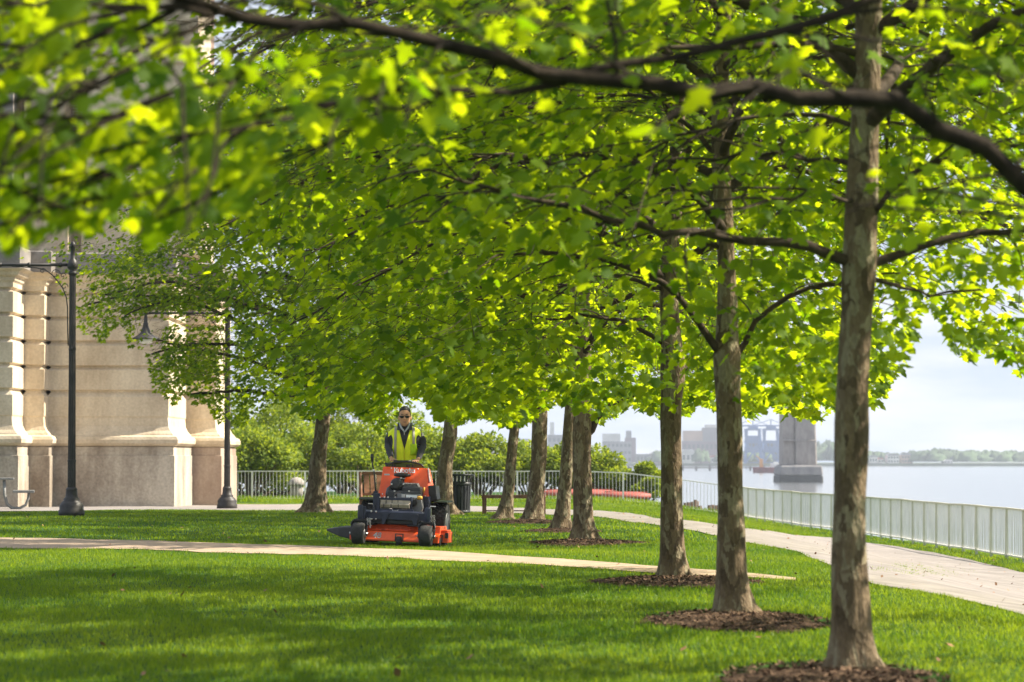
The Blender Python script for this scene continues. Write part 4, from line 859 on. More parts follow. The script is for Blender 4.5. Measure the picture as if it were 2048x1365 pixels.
pbox('footing', 1557, 1643, 1559, 1641, -4.0, 14, zz(951) + .01, zz(932), M['pierbase'], .3)
pbox('shaft', 1565, 1591, 1567.5, 1589, 0, 10, zz(932) + .01, zz(700), M['pier'], .4)
pbox('shaft', 1591.3, 1634, 1589.3, 1627, -.8, 10, zz(932) + .01, zz(700), M['pier'], .4)
pbox('string_course', 1565.5, 1633.5, 1566, 1633, -1.0, 10.3, zz(882), zz(880), M['pier'])
pbox('string_course', 1562, 1637, 1562, 1637, -1.6, 10.8, zz(933), zz(930), M['pierbase'])
# ------------------------------------------------------------------ jetty, barge
M['jetty'] = mat('jetty_timber', (.16, .15, .15), .9, var=.3, scale=.5)
D = 1500.; s_ = FPX / D; q = P(1390, 940, D); r = empty('jetty', (q.x, D, WATER), label='long low dark jetty on piles in front of the far shore', cat='jetty')
mb = MB(); mb.box((0, 0, 1.3), (330 / s_, 5, .45)); mb.build('deck', M['jetty'], r)
for k in range(13): mb = MB(); mb.bar(((-160 + k * 27) / s_, -1.5, -1), ((-160 + k * 27) / s_, -1.5, 2.6 if k % 2 else 2.0), .9); mb.build('pile', M['jetty'], r)
M['barge'] = mat('barge_red', (.16, .04, .045), .6, var=.3, scale=.4); M['whitepaint'] = mat('white_paint', (.7, .7, .68), .6, var=.1, scale=.3); M['orangepaint'] = mat('orange_paint', (.6, .33, .12), .6, var=.2, scale=.3)
D = 1250.; s_ = FPX / D; q = P(1536, 946, D); r = empty('barge', (q.x, D, WATER), label='dark red barge moored left of the bridge pier', cat='barge')
mb = MB(); mb.prism([(-5.6, .1), (-5, -.8), (5.4, -.8), (5.8, 2.0), (-5.9, 2.2)], -2, 2); mb.build('hull', M['barge'], r, bevel=.1)
mb = MB(); mb.box((2.6, 0, 2.9), (3.2, 2.4, 1.7)); mb.box((3, 0, 3.95), (1.6, 1.6, .4)); mb.build('cabin', M['whitepaint'], r, bevel=.05)
mb = MB(); mb.box((-2.6, 0, 3.6), (1.3, 1.2, 3.4)); mb.bar((-2.6, 0, 5), (-4.6, 0, 6.6), .35); mb.build('winch', M['orangepaint'], r, bevel=.05)
# ------------------------------------------------------------------ far shore
def cm(n_, c): return mat(n_, c, .85, var=.2, scale=.06)
M['f1'] = cm('far_tan', (.42, .30, .24)); M['f2'] = cm('far_mauve', (.22, .17, .20)); M['f3'] = cm('far_white', (.62, .60, .58)); M['f4'] = cm('far_grey', (.26, .25, .27)); M['f5'] = cm('far_blue', (.06, .14, .34)); M['f6'] = cm('far_dark', (.05, .05, .06)); M['glassd'] = mat('far_glass', (.06, .07, .09), .3, var=.2, scale=.1); M['redroof'] = cm('far_red', (.35, .10, .09))
def fbld(name, x0, x1, yt, yb, D, label, m_, wins=(0, 0), roof=None, parts=(), cat='building', grp='buildings on the far shore', depth=18):
    s = FPX / D; zt, zb = CAMZ + (HOR - yt) / s, WATER + 2.0; X0, X1 = (x0 - CX) / s, (x1 - CX) / s; cx = (X0 + X1) / 2
    r = empty(name, (cx, D, zb), label=label, cat=cat, group=grp); w, h = X1 - X0, zt - zb
    mb = MB(); mb.box((0, 0, h / 2), (w, depth, h)); mb.build('wall', m_, r)
    if roof is not None: mb = MB(); mb.prism([(-w / 2 - .4, h + .01), (w / 2 + .4, h + .01), (w * .3, h + h * .22 + .5), (-w * .3, h + h * .22 + .5)], -depth / 2 - .4, depth / 2 + .4); mb.build('roof', roof, r)
    else: mb = MB(); mb.box((0, 0, h + .3), (w + .6, depth + .6, .6)); mb.build('roof', M['f4'], r)
    nx, nz = wins
    for j in range(nz):
        mb = MB(); z = h * (j + .55) / nz
        for i in range(nx): mb.box((-w / 2 + w * (i + .5) / nx, -depth / 2 - .02, z), (w / nx * .62, .12, h / nz * .42))
        mb.build('window_row', M['glassd'], r)
    for (px0, px1, pt, pb, mm) in parts:
        mb = MB(); a, b_ = (px0 - CX) / s - cx, (px1 - CX) / s - cx; z1, z0 = CAMZ + (HOR - pt) / s - zb, max(0, CAMZ + (HOR - pb) / s - zb); mb.box(((a + b_) / 2, -.6, (z0 + z1) / 2), (b_ - a, depth * .8, z1 - z0)); mb.build('annex', M[mm], r)
fbld('factory', 1364, 1470, 884, 930, 2640, 'wide mauve factory with a tan upper storey on the far shore', M['f2'], (12, 2), None, [(1366, 1404, 862, 884, 'f1'), (1404, 1470, 856, 884, 'f4'), (1410, 1432, 850, 856, 'f3')])
fbld('factory', 1205, 1262, 885, 930, 2650, 'stepped grey factory between the far trunks', M['f4'], (7, 3), None, [(1205, 1240, 868, 885, 'f3'), (1250, 1271, 876, 925, 'f2'), (1252, 1262, 862, 876, 'f4')])
fbld('warehouse', 1272, 1300, 910, 930, 2630, 'small grey warehouse right of the stepped factory', M['f4'], (4, 1))
fbld('warehouse', 1300, 1335, 908, 930, 2655, 'low pinkish warehouse with pale roof on the far shore', M['f1'], (5, 1), M['f3'])
fbld('house', 1362, 1388, 905, 930, 2620, 'white shed in front of the mauve factory', M['f3'], (3, 1), M['f3'])
fbld('house', 1420, 1436, 915, 931, 2610, 'white shed with red roof by the mauve factory', M['f3'], (2, 1), M['redroof'])
fbld('house', 1736, 1752, 915, 930, 2640, 'white house with grey gable roof right of the nearest trunk', M['f3'], (3, 1), M['f4'])
fbld('house', 1754, 1764, 919, 930, 2640, 'little red roofed house on the far shore', M['f3'], (2, 1), M['redroof'])
fbld('house', 1772, 1795, 912, 930, 2640, 'larger pale house among the far trees', M['f3'], (4, 2), M['f4'])
fbld('house', 1800, 1822, 911, 930, 2645, 'tan house at the end of the far houses', M['f1'], (4, 2), M['f4'])
fbld('house', 1885, 1902, 922, 931, 2610, 'small white boathouse alone under the far treeline', M['f3'], (3, 1), M['f3'])
fbld('warehouse', 925, 1000, 885, 930, 2700, 'pinkish warehouse far behind the slender trunks', M['f1'], (8, 2), None)
fbld('storage_tank', 1018, 1060, 880, 930, 2700, 'pale block behind the trunks in the middle', M['f3'], (4, 2), None)
fbld('factory', 1095, 1130, 872, 930, 2690, 'grey block between the blotched trunks', M['f4'], (4, 3), None, [(1100, 1108, 845, 872, 'f3')])
def crane(px, label, D=2560.):
    s = FPX / D; q = P(px, 930, D); r = empty('gantry_crane', (q.x, D, WATER + 2), label=label, cat='crane', group='blue gantry cranes'); H_ = (930 - 862) / s
    for sx in (-1, 1):
        mb = MB(); x = sx * 6.2; mb.bar((x, -5, 0), (x * .8, -5, H_), 1.5); mb.bar((x, 5, 0), (x * .8, 5, H_), 1.5)
        for k in range(3): mb.bar((x, -5, H_ * k / 3), (x, 5, H_ * (k + 1) / 3), .7)
        mb.build('leg', M['f5'], r)
    mb = MB()
    for y in (-5, 5):
        for z in (.35, .65, 1.0): mb.bar((-6.2, y, H_ * z), (6.2, y, H_ * z), 1.4)
        mb.bar((-6, y, 0), (5.4, y, H_ * .65), .7); mb.bar((6, y, 0), (-5.4, y, H_ * .65), .7)
    mb.build('portal_frame', M['f5'], r)
    mb = MB(); mb.box((0, 0, H_ + 1.2), (7, 16, 2.2)); mb.build('machine_house', M['f5'], r)
    mb = MB(); mb.bar((-16, 0, H_ + 3), (14, 0, H_ + 3), 1.1); mb.bar((0, 0, H_ + 8), (-15, 0, H_ + 3), .5); mb.bar((0, 0, H_ + 8), (13, 0, H_ + 3), .5); mb.bar((0, 0, H_), (0, 0, H_ + 8), .8); mb.build('boom', M['f5'], r)
fbld('factory', 1494, 1560, 884, 930, 2625, 'low blue factory block behind the gantry cranes', M['f5'], (9, 3), None, [(1494, 1515, 872, 884, 'f5')])
crane(1506, 'blue gantry crane left of its twin across the river'); crane(1542, 'blue gantry crane next to the bridge pier', 2580.)
# far trees: one mass of treetops along the shore
M['farleaf'] = mat('far_tree_green', (.055, .10, .035), .9, var=.6, scale=.09, bump=1, bscale=.6)
rg = np.random.default_rng(77)
def far_trees(name, lst, m_=None):
    V = []; F = []; nb = 0
    for (x, y, R, h) in lst:
        n, k = 14, 8; ph = rg.random() * 6
        for j in range(k + 1):
            t = math.pi * .55 * j / k
            for i in range(n):
                a = 2 * math.pi * i / n; w = 1 + .25 * math.sin(3 * a + ph + j) * math.sin(t * 4 + ph) + rg.normal(0, .07)
                V.append((x + R * w * math.sin(t) * math.cos(a), y + R * w * math.sin(t) * math.sin(a), WATER + 2 + h * .3 + h * .7 * w * math.cos(t)))
        for j in range(k):
            for i in range(n): F.append((nb + j * n + i, nb + (j + 1) * n + i, nb + (j + 1) * n + (i + 1) % n, nb + j * n + (i + 1) % n))
        b0 = len(V) - n
        nb = len(V)
    return np.array(V), np.array(F)
lst = []
for k in range(900):
    px = rg.uniform(900, 2600); D = rg.uniform(2605, 2760); s = FPX / D
    top = np.interp(px, [900, 1300, 1345, 1365, 1460, 1640, 1655, 1680, 1700, 1730, 1800, 1822, 1870, 1950, 2048, 2600], [915, 915, 908, 920, 912, 893, 890, 895, 906, 907, 914, 908, 905, 908, 908, 905]) + rg.uniform(-5, 4)
    if 1735 < px < 1822 and D < 2660: continue
    if 1364 < px < 1470 and D < 2660: continue
    if 1200 < px < 1300 and D < 2660: continue
    h = (HOR - top) / s + 3.0; lst.append(((px - CX) / s, D, rg.uniform(4, 8), max(3, h)))
V, F = far_trees('t', lst); link('far_treeline', np_mesh('far_treeline', V, F, M['farleaf'], True), kind='stuff')
for px, tp_, lab in ((1402, 903, 'round green tree in front of the mauve factory'), (1318, 905, 'green tree beside the low pinkish warehouse'), (1447, 908, 'small dark tree at the right end of the mauve factory')):
    D = 2600.; s = FPX / D; q = P(px, 930, D); r = empty('far_tree', (q.x, D, WATER + 2), label=lab, cat='tree', group='single trees on the far shore'); h = (930 - tp_) / s
    V, F = far_trees('t', [(rg.normal(0, 3), rg.normal(0, 2), h * .42, h * rg.uniform(.75, 1)) for _ in range(5)]); V[:, 2] -= WATER + 2; link('crown', np_mesh('crown', V, F, M['farleaf'], True), r)
    mb = MB(); mb.tube([(0, 0, 0), (0, 0, h * .6)], .5, 6); mb.build('trunk', M['stem'], r)
# ------------------------------------------------------------------ stand-on mower
M['orange'] = mat('orange_paint_gloss', (.90, .10, .010), .42, var=.14, scale=5, coat=.2)
M['navy'] = mat('navy_frame_paint', (.018, .024, .048), .45, var=.2, scale=8)
M['black'] = mat('black_plastic', (.018, .018, .019), .5, var=.3, scale=12)
M['dark'] = mat('engine_black', (.035, .035, .037), .45, var=.4, scale=20)
M['tyre'] = mat('tyre_rubber', (.035, .033, .03), .85, var=.35, scale=14, bump=.3)
M['chrome'] = mat('bare_steel', (.62, .60, .57), .3, metal=.9, var=.2, scale=20)
M['muffler'] = mat('warm_steel', (.42, .36, .29), .42, metal=.6, var=.3, scale=12)
M['white'] = mat('white_decal_and_lit_edge', (.93, .93, .92), .5, var=.05)
M['greyengine'] = mat('grey_casting', (.20, .20, .20), .5, metal=.3, var=.3, scale=15)
M['yellow'] = mat('yellow_cap', (.75, .38, .03), .5, var=.1)
M['greydecal'] = mat('grey_decal', (.55, .53, .5), .5, var=.1)
MD = 43.75
mroot = empty('stand_on_mower', label='orange stand-on lawn mower with its engine facing the camera, ridden by the man', cat='lawn mower')
MM = Matrix.Translation((-1.53, MD, T(-1.53, MD) + .015)) @ Matrix.Rotation(math.radians(-8.0), 4, 'Z') @ Matrix.Rotation(math.radians(2.2), 4, 'Y')
mroot.matrix_world = MM; MI = MM.inverted()
def ml(px, py, y): return MI @ P(px, py, MD + y)
def c(x, y, d): return ml(700 + x / 7.185, 920 + y / 7.185, d)
def cy_(poly, y0, y1):    # photo-traced outline given a real depth, extruded between local y0 and y1
    q = [c(a, b, y0) for a, b in poly]; return [(v.x, v.z) for v in q]
def part(name, m_, f, bevel=.004, par=None, **k):
    mb = MB(); f(mb); return mb.build(name, m_, par or mroot, bevel=bevel, **k)
# deck
def f(mb):
    a0 = c(205, 1150, -.35).x; a1 = c(1405, 1150, -.2).x
    mb.prism([(-.36, .045), (-.36, .135), (-.30, .15), (-.20, .165), (-.17, .265), (.30, .265), (.42, .14), (.42, .045)], -.60, .60, 'YZ')
deck = part('mower_deck', M['orange'], f, .008)
def f(mb):
    mb.prism([(-.47, .052), (-.47, .075), (-.38, .175), (-.20, .195), (-.20, .052)], -.48, .36, 'YZ')
part('front_skirt', M['orange'], f, .006, deck)
def f(mb):
    mb.prism([(-.17, .05), (-.17, .165), (-.14, .195), (.20, .195), (.20, .05)], .604, .70, 'YZ')
    mb.box((.62, -.02, .21), (.14, .28, .02))
part('deck_end', M['orange'], f, .005, deck)
part('bumper_roller', M['black'], lambda mb: mb.box((.685, -.19, .15), (.045, .03, .075)), .006, deck)
def f(mb): mb.box((-.30, -.26, .197), (.22, .08, .012)); mb.box((.02, -.26, .197), (.30, .07, .012)); mb.box((.34, -.26, .197), (.14, .07, .012)); [mb.lathe([(.012, 0), (.012, .018), (.006, .022)], 8, (x, -.26, .2)) for x in (-.38, -.25, -.1, .08, .2, .33)]
part('hinge_plate', M['orange'], f, .002, deck)
for x in (-.3, .02, .3):
    def f(mb): mb.lathe([(.10, 0), (.10, .03), (.06, .05), (.05, .08)], 18, (x, .02, .268))
    part('spindle_pulley', M['black'], f, 0, deck)
for x in (-.44, .4): part('deck_slot', M['black'], lambda mb: mb.box((x, -.187, .215), (.06, .012, .03)), 0, deck)
# digits 48 on the deck, as ribbons
def ribbon(mb, strokes, org, ux, uz, nrm, W_, H_, th, t_=.003):
    for s_ in strokes:
        for (x0, y0), (x1, y1) in zip(s_, s_[1:]):
            a = org + ux * (x0 * W_) + uz * (y0 * H_); b = org + ux * (x1 * W_) + uz * (y1 * H_); d = (b - a); L = d.length
            if L < 1e-6: continue
            d.normalize(); sd = d.cross(nrm).normalized() * th / 2; e = d * th * .35; n_ = nrm * t_
            vs = [a - e - sd, b + e - sd, b + e + sd, a - e + sd]; mb.add([v + n_ * .3 for v in vs] + [v + n_ for v in vs], [(3, 2, 1, 0), (4, 5, 6, 7), (0, 1, 5, 4), (1, 2, 6, 5), (2, 3, 7, 6), (3, 0, 4, 7)])
def arc(cx, cy, rx, ry, a0, a1, n_=10): return [(cx + rx * math.cos(math.radians(a0 + (a1 - a0) * i / n_)), cy + ry * math.sin(math.radians(a0 + (a1 - a0) * i / n_))) for i in range(n_ + 1)]
four = [[(.62, 0), (.78, 1), (.1, .35), (.95, .35)]]
eight = [arc(.5, .75, .30, .24, 0, 360), arc(.46, .25, .36, .26, 0, 360)]
nrm = Vector((0, -.743, .669)).normalized(); uz = Vector((0, .669, .743)); o_ = c(415, 1112, -.36); o_ = Vector((o_.x, -.345, .150 - .0))
def f(mb):
    for k, g in enumerate((four, eight)): ribbon(mb, g, Vector((-.265 + k * .056, -.456, .0905)) + nrm * .002, Vector((1, 0, 0)), uz, nrm, .054, .088, .015)
part('size_number', M['greydecal'], f, 0, deck)
# gauge wheels, chute
for px, py, y in ((798, 1083.5, -.5), (878, 1087, -.22)):
    q = ml(px, py, y); def_ = q
    def f(mb, q=q): mb.lathe([(.03, -.035), (.056, -.033), (.060, -.02), (.060, .02), (.056, .033), (.03, .035)], 20, (q.x, y, .062), 'X')
    g = part('gauge_wheel', M['tyre'], f, 0)
    part('wheel_bracket', M['black'], lambda mb: (mb.bar((q.x - .05, y, .06), (q.x - .05, y + .02, .15), .012, .03), mb.bar((q.x + .05, y, .06), (q.x + .05, y + .02, .15), .012, .03), mb.box((q.x, y + .02, .152), (.112, .03, .012))), .002, g)
def f(mb):
    A = [(-.58, -.30, .05), (-.58, .22, .05), (-.58, .22, .235), (-.58, -.30, .215)]; Bq = [(-.95, -.20, .150), (-.95, .05, .150), (-.95, .05, .178), (-.95, -.20, .172)]
    Cq = [(-.76, -.29, .085), (-.76, .2, .085), (-.76, .2, .215), (-.76, -.29, .205)]
    mb.add(A + Cq + Bq, [(0, 1, 2, 3), (8, 11, 10, 9)] + [(i + k * 4, (i + 1) % 4 + k * 4, (i + 1) % 4 + 4 + k * 4, i + 4 + k * 4) for k in (0, 1) for i in range(4)])
part('discharge_chute', mat('chute_rubber', (.05, .05, .052), .6, var=.2, scale=8), f, .015)
# casters
def caster(px, py, y, lab=None):
    q = ml(px, py, y); x = q.x; r_ = .142
    def f(mb): mb.lathe([(.07, -.078), (.118, -.082), (.135, -.074), (.142, -.05), (.143, 0), (.142, .05), (.135, .074), (.118, .082), (.07, .078)], 30, (x, y, r_), 'X')
    w_ = part('caster_wheel', M['tyre'], f, 0)
    def f(mb): mb.lathe([(.02, -.085), (.062, -.084), (.066, -.06), (.066, .06), (.062, .084), (.02, .085)], 16, (x, y, r_), 'X')
    part('rim', M['greyengine'], f, 0, w_)
    def f(mb):
        for s in (-1, 1): mb.tube([(x + s * .105, y, r_), (x + s * .106, y + .04, .22), (x + s * .098, y + .08, .285), (x + s * .06, y + .10, .318), (x, y + .10, .325)], .0, 4) if 0 else [mb.bar(a, b, .014, .055) for a, b in zip([(x + s * .105, y, r_ - .03), (x + s * .106, y + .03, .24), (x + s * .085, y + .06, .300)], [(x + s * .106, y + .03, .24), (x + s * .085, y + .06, .300), (x, y + .08, .322)])]
        mb.box((x, y + .07, .318), (.15, .10, .022))
    part('fork', M['black'], f, .004, w_)
    part('axle_bolt', M['chrome'], lambda mb: mb.lathe([(.016, -.125), (.016, .125)], 10, (x, y, r_), 'X'), 0, w_)
    def f(mb): mb.lathe([(.038, .325), (.038, .50), (.03, .52)], 18, (x, y + .07, 0)); mb.box((x + (.03 if px < 790 else -.02), y + .12, .42), (.06, .09, .16))
    part('pivot_housing', M['navy'], f, .005)
    return x
xl = caster(715.5, 1068, -.55); xr = caster(853.5, 1076, -.55)
# front frame
def f(mb):
    mb.prism([(-.36, .335), (-.36, .435), (-.30, .455), (-.28, .455), (-.28, .335)], xl + .02, xr - .02, 'YZ')
part('front_frame', M['navy'], f, .006)
part('hollow_shade', M['black'], lambda mb: mb.prism([(-.32, .285), (-.32, .33), (-.2, .33), (-.2, .285)], xl + .16, xr - .16, 'YZ'), .004)  # black strip stands for the shade in the hollow below the crossbar
for s, pts in ((0, [(452, 770), (562, 770), (545, 800), (482, 930), (446, 930)]), (1, [(862, 785), (972, 785), (985, 800), (962, 945), (920, 945)])):
    part('gusset', M['navy'], lambda mb: mb.prism(cy_(pts, -.40, -.36), -.385, -.362), .002)
for cx0 in (312, 372, 1045, 1160): part('bolt', M['chrome'], lambda mb: mb.lathe([(.011, -.02), (.012, 0), (.006, .005)], 8, tuple(c(cx0, 852 if cx0 < 800 else 815, -.37)), 'Y'), 0)
for cx0, cy0 in ((305, 742), (375, 745), (1043, 775), (1040, 885)): part('bolt', M['chrome'], lambda mb: mb.ell(tuple(c(cx0, cy0, -.38)), (.015, .02, .015), 8, 6), 0)
for s in (-1, 1):
    a, b = (c(455, 945, -.30), c(510, 990, -.30)) if s < 0 else (c(900, 965, -.30), c(975, 985, -.30))
    part('idler_pulley', M['black'], lambda mb: (mb.lathe([(.10, -.01), (.115, 0), (.115, .012), (.10, .02), (.03, .03)], 22, ((-.36 if s < 0 else .27), -.27, .262)), ), 0)
    part('bolt', M['chrome'], lambda mb: mb.lathe([(.02, .28), (.02, .30), (.01, .31)], 8, ((-.36 if s < 0 else .27), -.27, 0)), 0)
# lifting chains
for cx0, cyt, cyb in ((265, 840, 975), (1188, 800, 975)):
    def f(mb):
        for off in (-.012, .018):
            a, b = c(cx0, cyt, -.42), c(cx0 - (8 if off < 0 else -8), cyb, -.42); n_ = 6
            for k in range(n_):
                q = a.lerp(b, (k + .5) / n_); R_ = (a - b).length / n_ * .62; fl = k % 2
                mb.tube([(q.x + off + (.010 * math.cos(t) if not fl else .004 * math.cos(t)), q.y + (.010 * math.cos(t) if fl else 0), q.z + R_ * math.sin(t)) for t in [i * math.pi / 4 for i in range(9)]], .0042, 5, caps=False)
    part('lift_chain', M['chrome'], f, 0)
# drive wheels with lugs
def drive(x, y=.47):
    R_, w_ = .285, .125
    def f(mb): mb.lathe([(.15, -w_ + .02), (.21, -w_), (.26, -w_ + .01), (.275, -w_ + .035), (.278, 0), (.275, w_ - .035), (.26, w_ - .01), (.21, w_), (.15, w_ - .02)], 32, (x, y, R_), 'X')
    t_ = part('drive_wheel', M['tyre'], f, 0)
    def f(mb):
        for k in range(30):
            for j, xo in enumerate((-.095, -.048, 0, .048, .095)):
                a = 2 * math.pi * (k + (j % 2) * .5) / 30; rr = R_ - .002 - (.008 if abs(xo) > .09 else 0)
                mb.box((x + xo, y + rr * math.sin(a), R_ + rr * math.cos(a)), (.034, .034, .018), Matrix.Rotation(-a, 3, 'X'))
    part('tread', M['tyre'], f, 0, t_)
    part('rim', M['greyengine'], lambda mb: mb.lathe([(.03, -w_ + .012), (.12, -w_ + .02), (.15, -w_ + .005), (.15, w_ - .005), (.12, w_ - .02), (.03, w_ - .012)], 24, (x, y, R_), 'X'), 0, t_)
    part('fender', mat('fender', (.03, .045, .028), .6), lambda mb: mb.prism([(y - .24, .585), (y - .18, .605), (y + .22, .605), (y + .26, .59), (y + .26, .58), (y - .24, .575)], x - .14, x + .14, 'YZ'), .004)
drive(-.47); drive(.465)
# tower with arched opening
Y0, Y1 = .12, .36
def tw(cx_, cy_c, t=0):
    k = (565 - cy_c) / (565 - 100); y = Y0 + (Y1 - Y0) * max(0, min(1, k)); q = c(cx_, cy_c, y); return Vector((q.x, y + t, q.z))
outer = [(398, 545), (475, 98), (1103, 122), (1148, 568)]
inner = [(1052, 566), (1045, 470), (1010, 395), (960, 350), (880, 332), (760, 328), (690, 340), (600, 375), (555, 430), (532, 490), (526, 550)]
def f(mb):
    pl = [tw(*p) for p in outer + inner]; bk = [v + Vector((0, .02, 0)) for v in pl]; n_ = len(pl)
    import mathutils
    tris = mathutils.geometry.tessellate_polygon([[Vector((v.x, v.z, 0)) for v in pl]])
    mb.add(pl + bk, [tuple(t) for t in tris] + [tuple(i + n_ for i in reversed(t)) for t in tris] + [(i, (i + 1) % n_, (i + 1) % n_ + n_, i + n_) for i in range(n_)])
tower = part('control_tower', M['orange'], f, 0)
def f(mb):
    for a, b in ((outer[0], outer[1]), (outer[3], outer[2])):
        v0, v1 = tw(*a), tw(*b); s = -1 if a[0] < 700 else 1; v0 += Vector((.003 * s, 0, 0)); v1 += Vector((.003 * s, 0, 0)); w0, w1 = Vector((v0.x + .015 * s, .62, v0.z)), Vector((v1.x + .015 * s, .55, v1.z - .01))
        q = [v0, v1, w1, w0]; mb.add(q + [p - Vector((.012 * s, 0, 0)) for p in q], [(0, 1, 2, 3), (7, 6, 5, 4), (0, 4, 5, 1), (1, 5, 6, 2), (2, 6, 7, 3), (3, 7, 4, 0)])
    v1, v2 = tw(*outer[1]), tw(*outer[2]); q = [v1 + Vector((0, .021, 0)), v2 + Vector((0, .021, 0)), v2 + Vector((.01, .2, -.012)), v1 + Vector((-.01, .2, -.012))]
    mb.add(q + [p - Vector((0, 0, .012)) for p in q], [(0, 1, 2, 3), (7, 6, 5, 4), (0, 4, 5, 1), (1, 5, 6, 2), (2, 6, 7, 3), (3, 7, 4, 0)])
part('side_panel', M['orange'], f, .002, tower)
part('lit_edge', M['white'], lambda mb: mb.bar(tw(1112, 135, .05) + Vector((.006, 0, 0)), tw(1136, 330, .05) + Vector((.008, 0, 0)), .012, .07), .003, tower)  # white bar paints the sunlight on the right side panel's edge
part('decal', M['greydecal'], lambda mb: mb.box(tw(527, 213, -.004), (.075, .004, .022)), .001, tower)
for p_ in ((593, 122), (983, 132), (460, 492), (1090, 520)): part('bolt', M['white'], lambda mb: mb.ell(tw(*p_, -.002), (.009, .006, .009), 8, 6), 0, tower)
# lettering across the tower top, separate rounded strokes
GL = {'K': [[(.0, 0), (.0, 1)], [(.75, 1), (.28, .52), (.80, 0)]],
      'u': [[(0, .68), (0, .3)] + arc(.35, .28, .35, .28, 180, 300, 6), [(.72, .68), (.72, 0)]],
      'b': [[(0, 1), (0, .1)], arc(.38, .33, .34, .33, -150, 150, 12)],
      'o': [arc(.38, .34, .36, .34, 0, 360, 14)],
      't': [[(.28, .95), (.28, .25)] + arc(.52, .22, .24, .22, 180, 280, 5), [(0, .66), (.62, .66)]],
      'a': [arc(.36, .33, .34, .33, 30, 330, 12), [(.76, .68), (.76, 0)]]}
a_, b_ = tw(638, 185), tw(935, 190); ux = (b_ - a_); WW = ux.length; ux.normalize(); upv = (tw(638, 115) - tw(638, 185)); hh = upv.length; upv.normalize(); nn = upv.cross(ux).normalized(); nn = nn if nn.y < 0 else -nn
adv = {'K': 1.02, 'u': 1.02, 'b': 1.0, 'o': .98, 't': .84, 'a': .8}; word = 'Kubota'; tot = sum(adv[k] for k in word)
def f(mb):
    x = 0
    for ch in word:
        st = [[(px_ , py_) for px_, py_ in s_] for s_ in GL[ch]]; ribbon(mb, st, a_ + ux * (x / tot * WW) + nn * .003, ux, upv, nn, WW / tot, hh * .92, .0115, .005); x += adv[ch]
part('lettering', M['white'], f, 0, tower)
# instrument hose, filler cap, handle bar
part('filler_cap', M['black'], lambda mb: (mb.lathe([(.03, 0), (.112, .012), (.116, .03), (.108, .048), (.06, .056)], 28, tuple(c(750, 250, .17))), mb.lathe([(.03, -.10), (.035, .004)], 12, tuple(c(750, 250, .17)))), 0)
part('cap_collar', M['chrome'], lambda mb: mb.lathe([(.045, -.02), (.045, -.004)], 18, tuple(c(750, 255, .17))), 0)
def f(mb):
    q = [c(*p, .42) for p in ((500, 45), (525, 60), (530, 100), (522, 140))]; mb.tube(q, [.014, .02, .022, .026], 10)
part('throttle_hose', M['black'], f, 0)
hb = [c(*p) for p in ((520, 105, .40), (540, 75, .42), (580, 52, .45), (640, 38, .47), (720, 32, .48), (800, 32, .48), (880, 36, .47), (960, 48, .45), (1020, 68, .43), (1058, 108, .40))]
part('handle_bar', M['black'], lambda mb: mb.tube(hb, .013, 10), 0)
part('hand_grip', M['black'], lambda mb: mb.tube([c(625, 22, .50), c(700, 25, .505), c(800, 27, .505), c(875, 24, .50)], .019, 10), 0)
for cx0 in (612, 645, 820, 850, 905): part('cable_clip', M['black'], lambda mb: mb.box(c(cx0, 85 if cx0 < 700 else 92, .44), (.022, .03, .04)), .003)
def f(mb): mb.box(c(790, 80, .52), (.50, .05, .06))
part('control_deck', mat('control_deck_green', (.09, .13, .02), .6), f, .01)
# lever
part('deck_lift_lever', M['dark'], lambda mb: mb.tube([c(372, 500, .0), c(352, 260, .0), c(345, 160, .0), c(322, 70, .0), c(318, 10, .0)], .010, 8), 0)
lv = mroot.children[-1]
part('grip', M['black'], lambda mb: mb.tube([c(322, 25, .0), c(318, -40, .0), c(313, -85, .0)], [.016, .023, .018], 12), 0, lv)
part('joint', M['chrome'], lambda mb: mb.box(c(342, 152, -.01), (.03, .03, .03)), .004, lv)
part('lever_mount', M['navy'], lambda mb: (mb.box(c(365, 590, .0), (.055, .07, .26)), mb.box(c(360, 500, -.01), (.09, .03, .02))), .004)
# engine
part('engine_bay', M['black'], lambda mb: mb.box((c(790, 460, .25).x, .44, .73), (.56, .12, .30)), 0)
part('engine_block', M['dark'], lambda mb: (mb.box((c(800, 600, .1).x, .08, .60), (.46, .30, .24)), mb.box((c(900, 500, .1).x, .10, .735), (.26, .22, .09))), .02)
def f(mb):
    for i in range(8): mb.box((c(790 + i * 28, 430, .1).x, .10, .80), (.012, .16, .06), Matrix.Rotation(-.4, 3, 'Y'))
part('cooling_fins', M['greyengine'], f, .001)
def f(mb):
    q = c(672, 350, .02); mb.lathe([(.02, -.045), (.07, -.04), (.083, -.02), (.085, .05), (.08, .14)], 28, tuple(q), 'Y'); mb.lathe([(.055, -.043), (.057, -.05), (.05, -.052)], 24, tuple(q), 'Y')
part('air_cleaner', M['dark'], f, 0)
part('intake_elbow', M['black'], lambda mb: mb.tube([c(690, 420, .06), c(740, 470, .04), c(760, 400, .06)], .035, 10), 0)
part('intake_duct', M['dark'], lambda mb: mb.tube([c(600, 400, .08), c(568, 430, .06), c(556, 490, .05), c(558, 545, .06)], [.04, .042, .045, .042], 12), 0)
part('starter_cover', mat('cover_taupe', (.11, .09, .08), .5), lambda mb: mb.prism([(v.x, v.z) for v in (c(*p, -.06) for p in ((640, 470), (730, 462), (745, 560), (625, 560)))], -.08, .02), .008)
part('label_plate', M['white'], lambda mb: mb.box(c(885, 528, -.13), (.15, .006, .036)), .002)
part('label_plate', M['greydecal'], lambda mb: mb.box(c(765, 520, -.13), (.045, .006, .042)), .002)
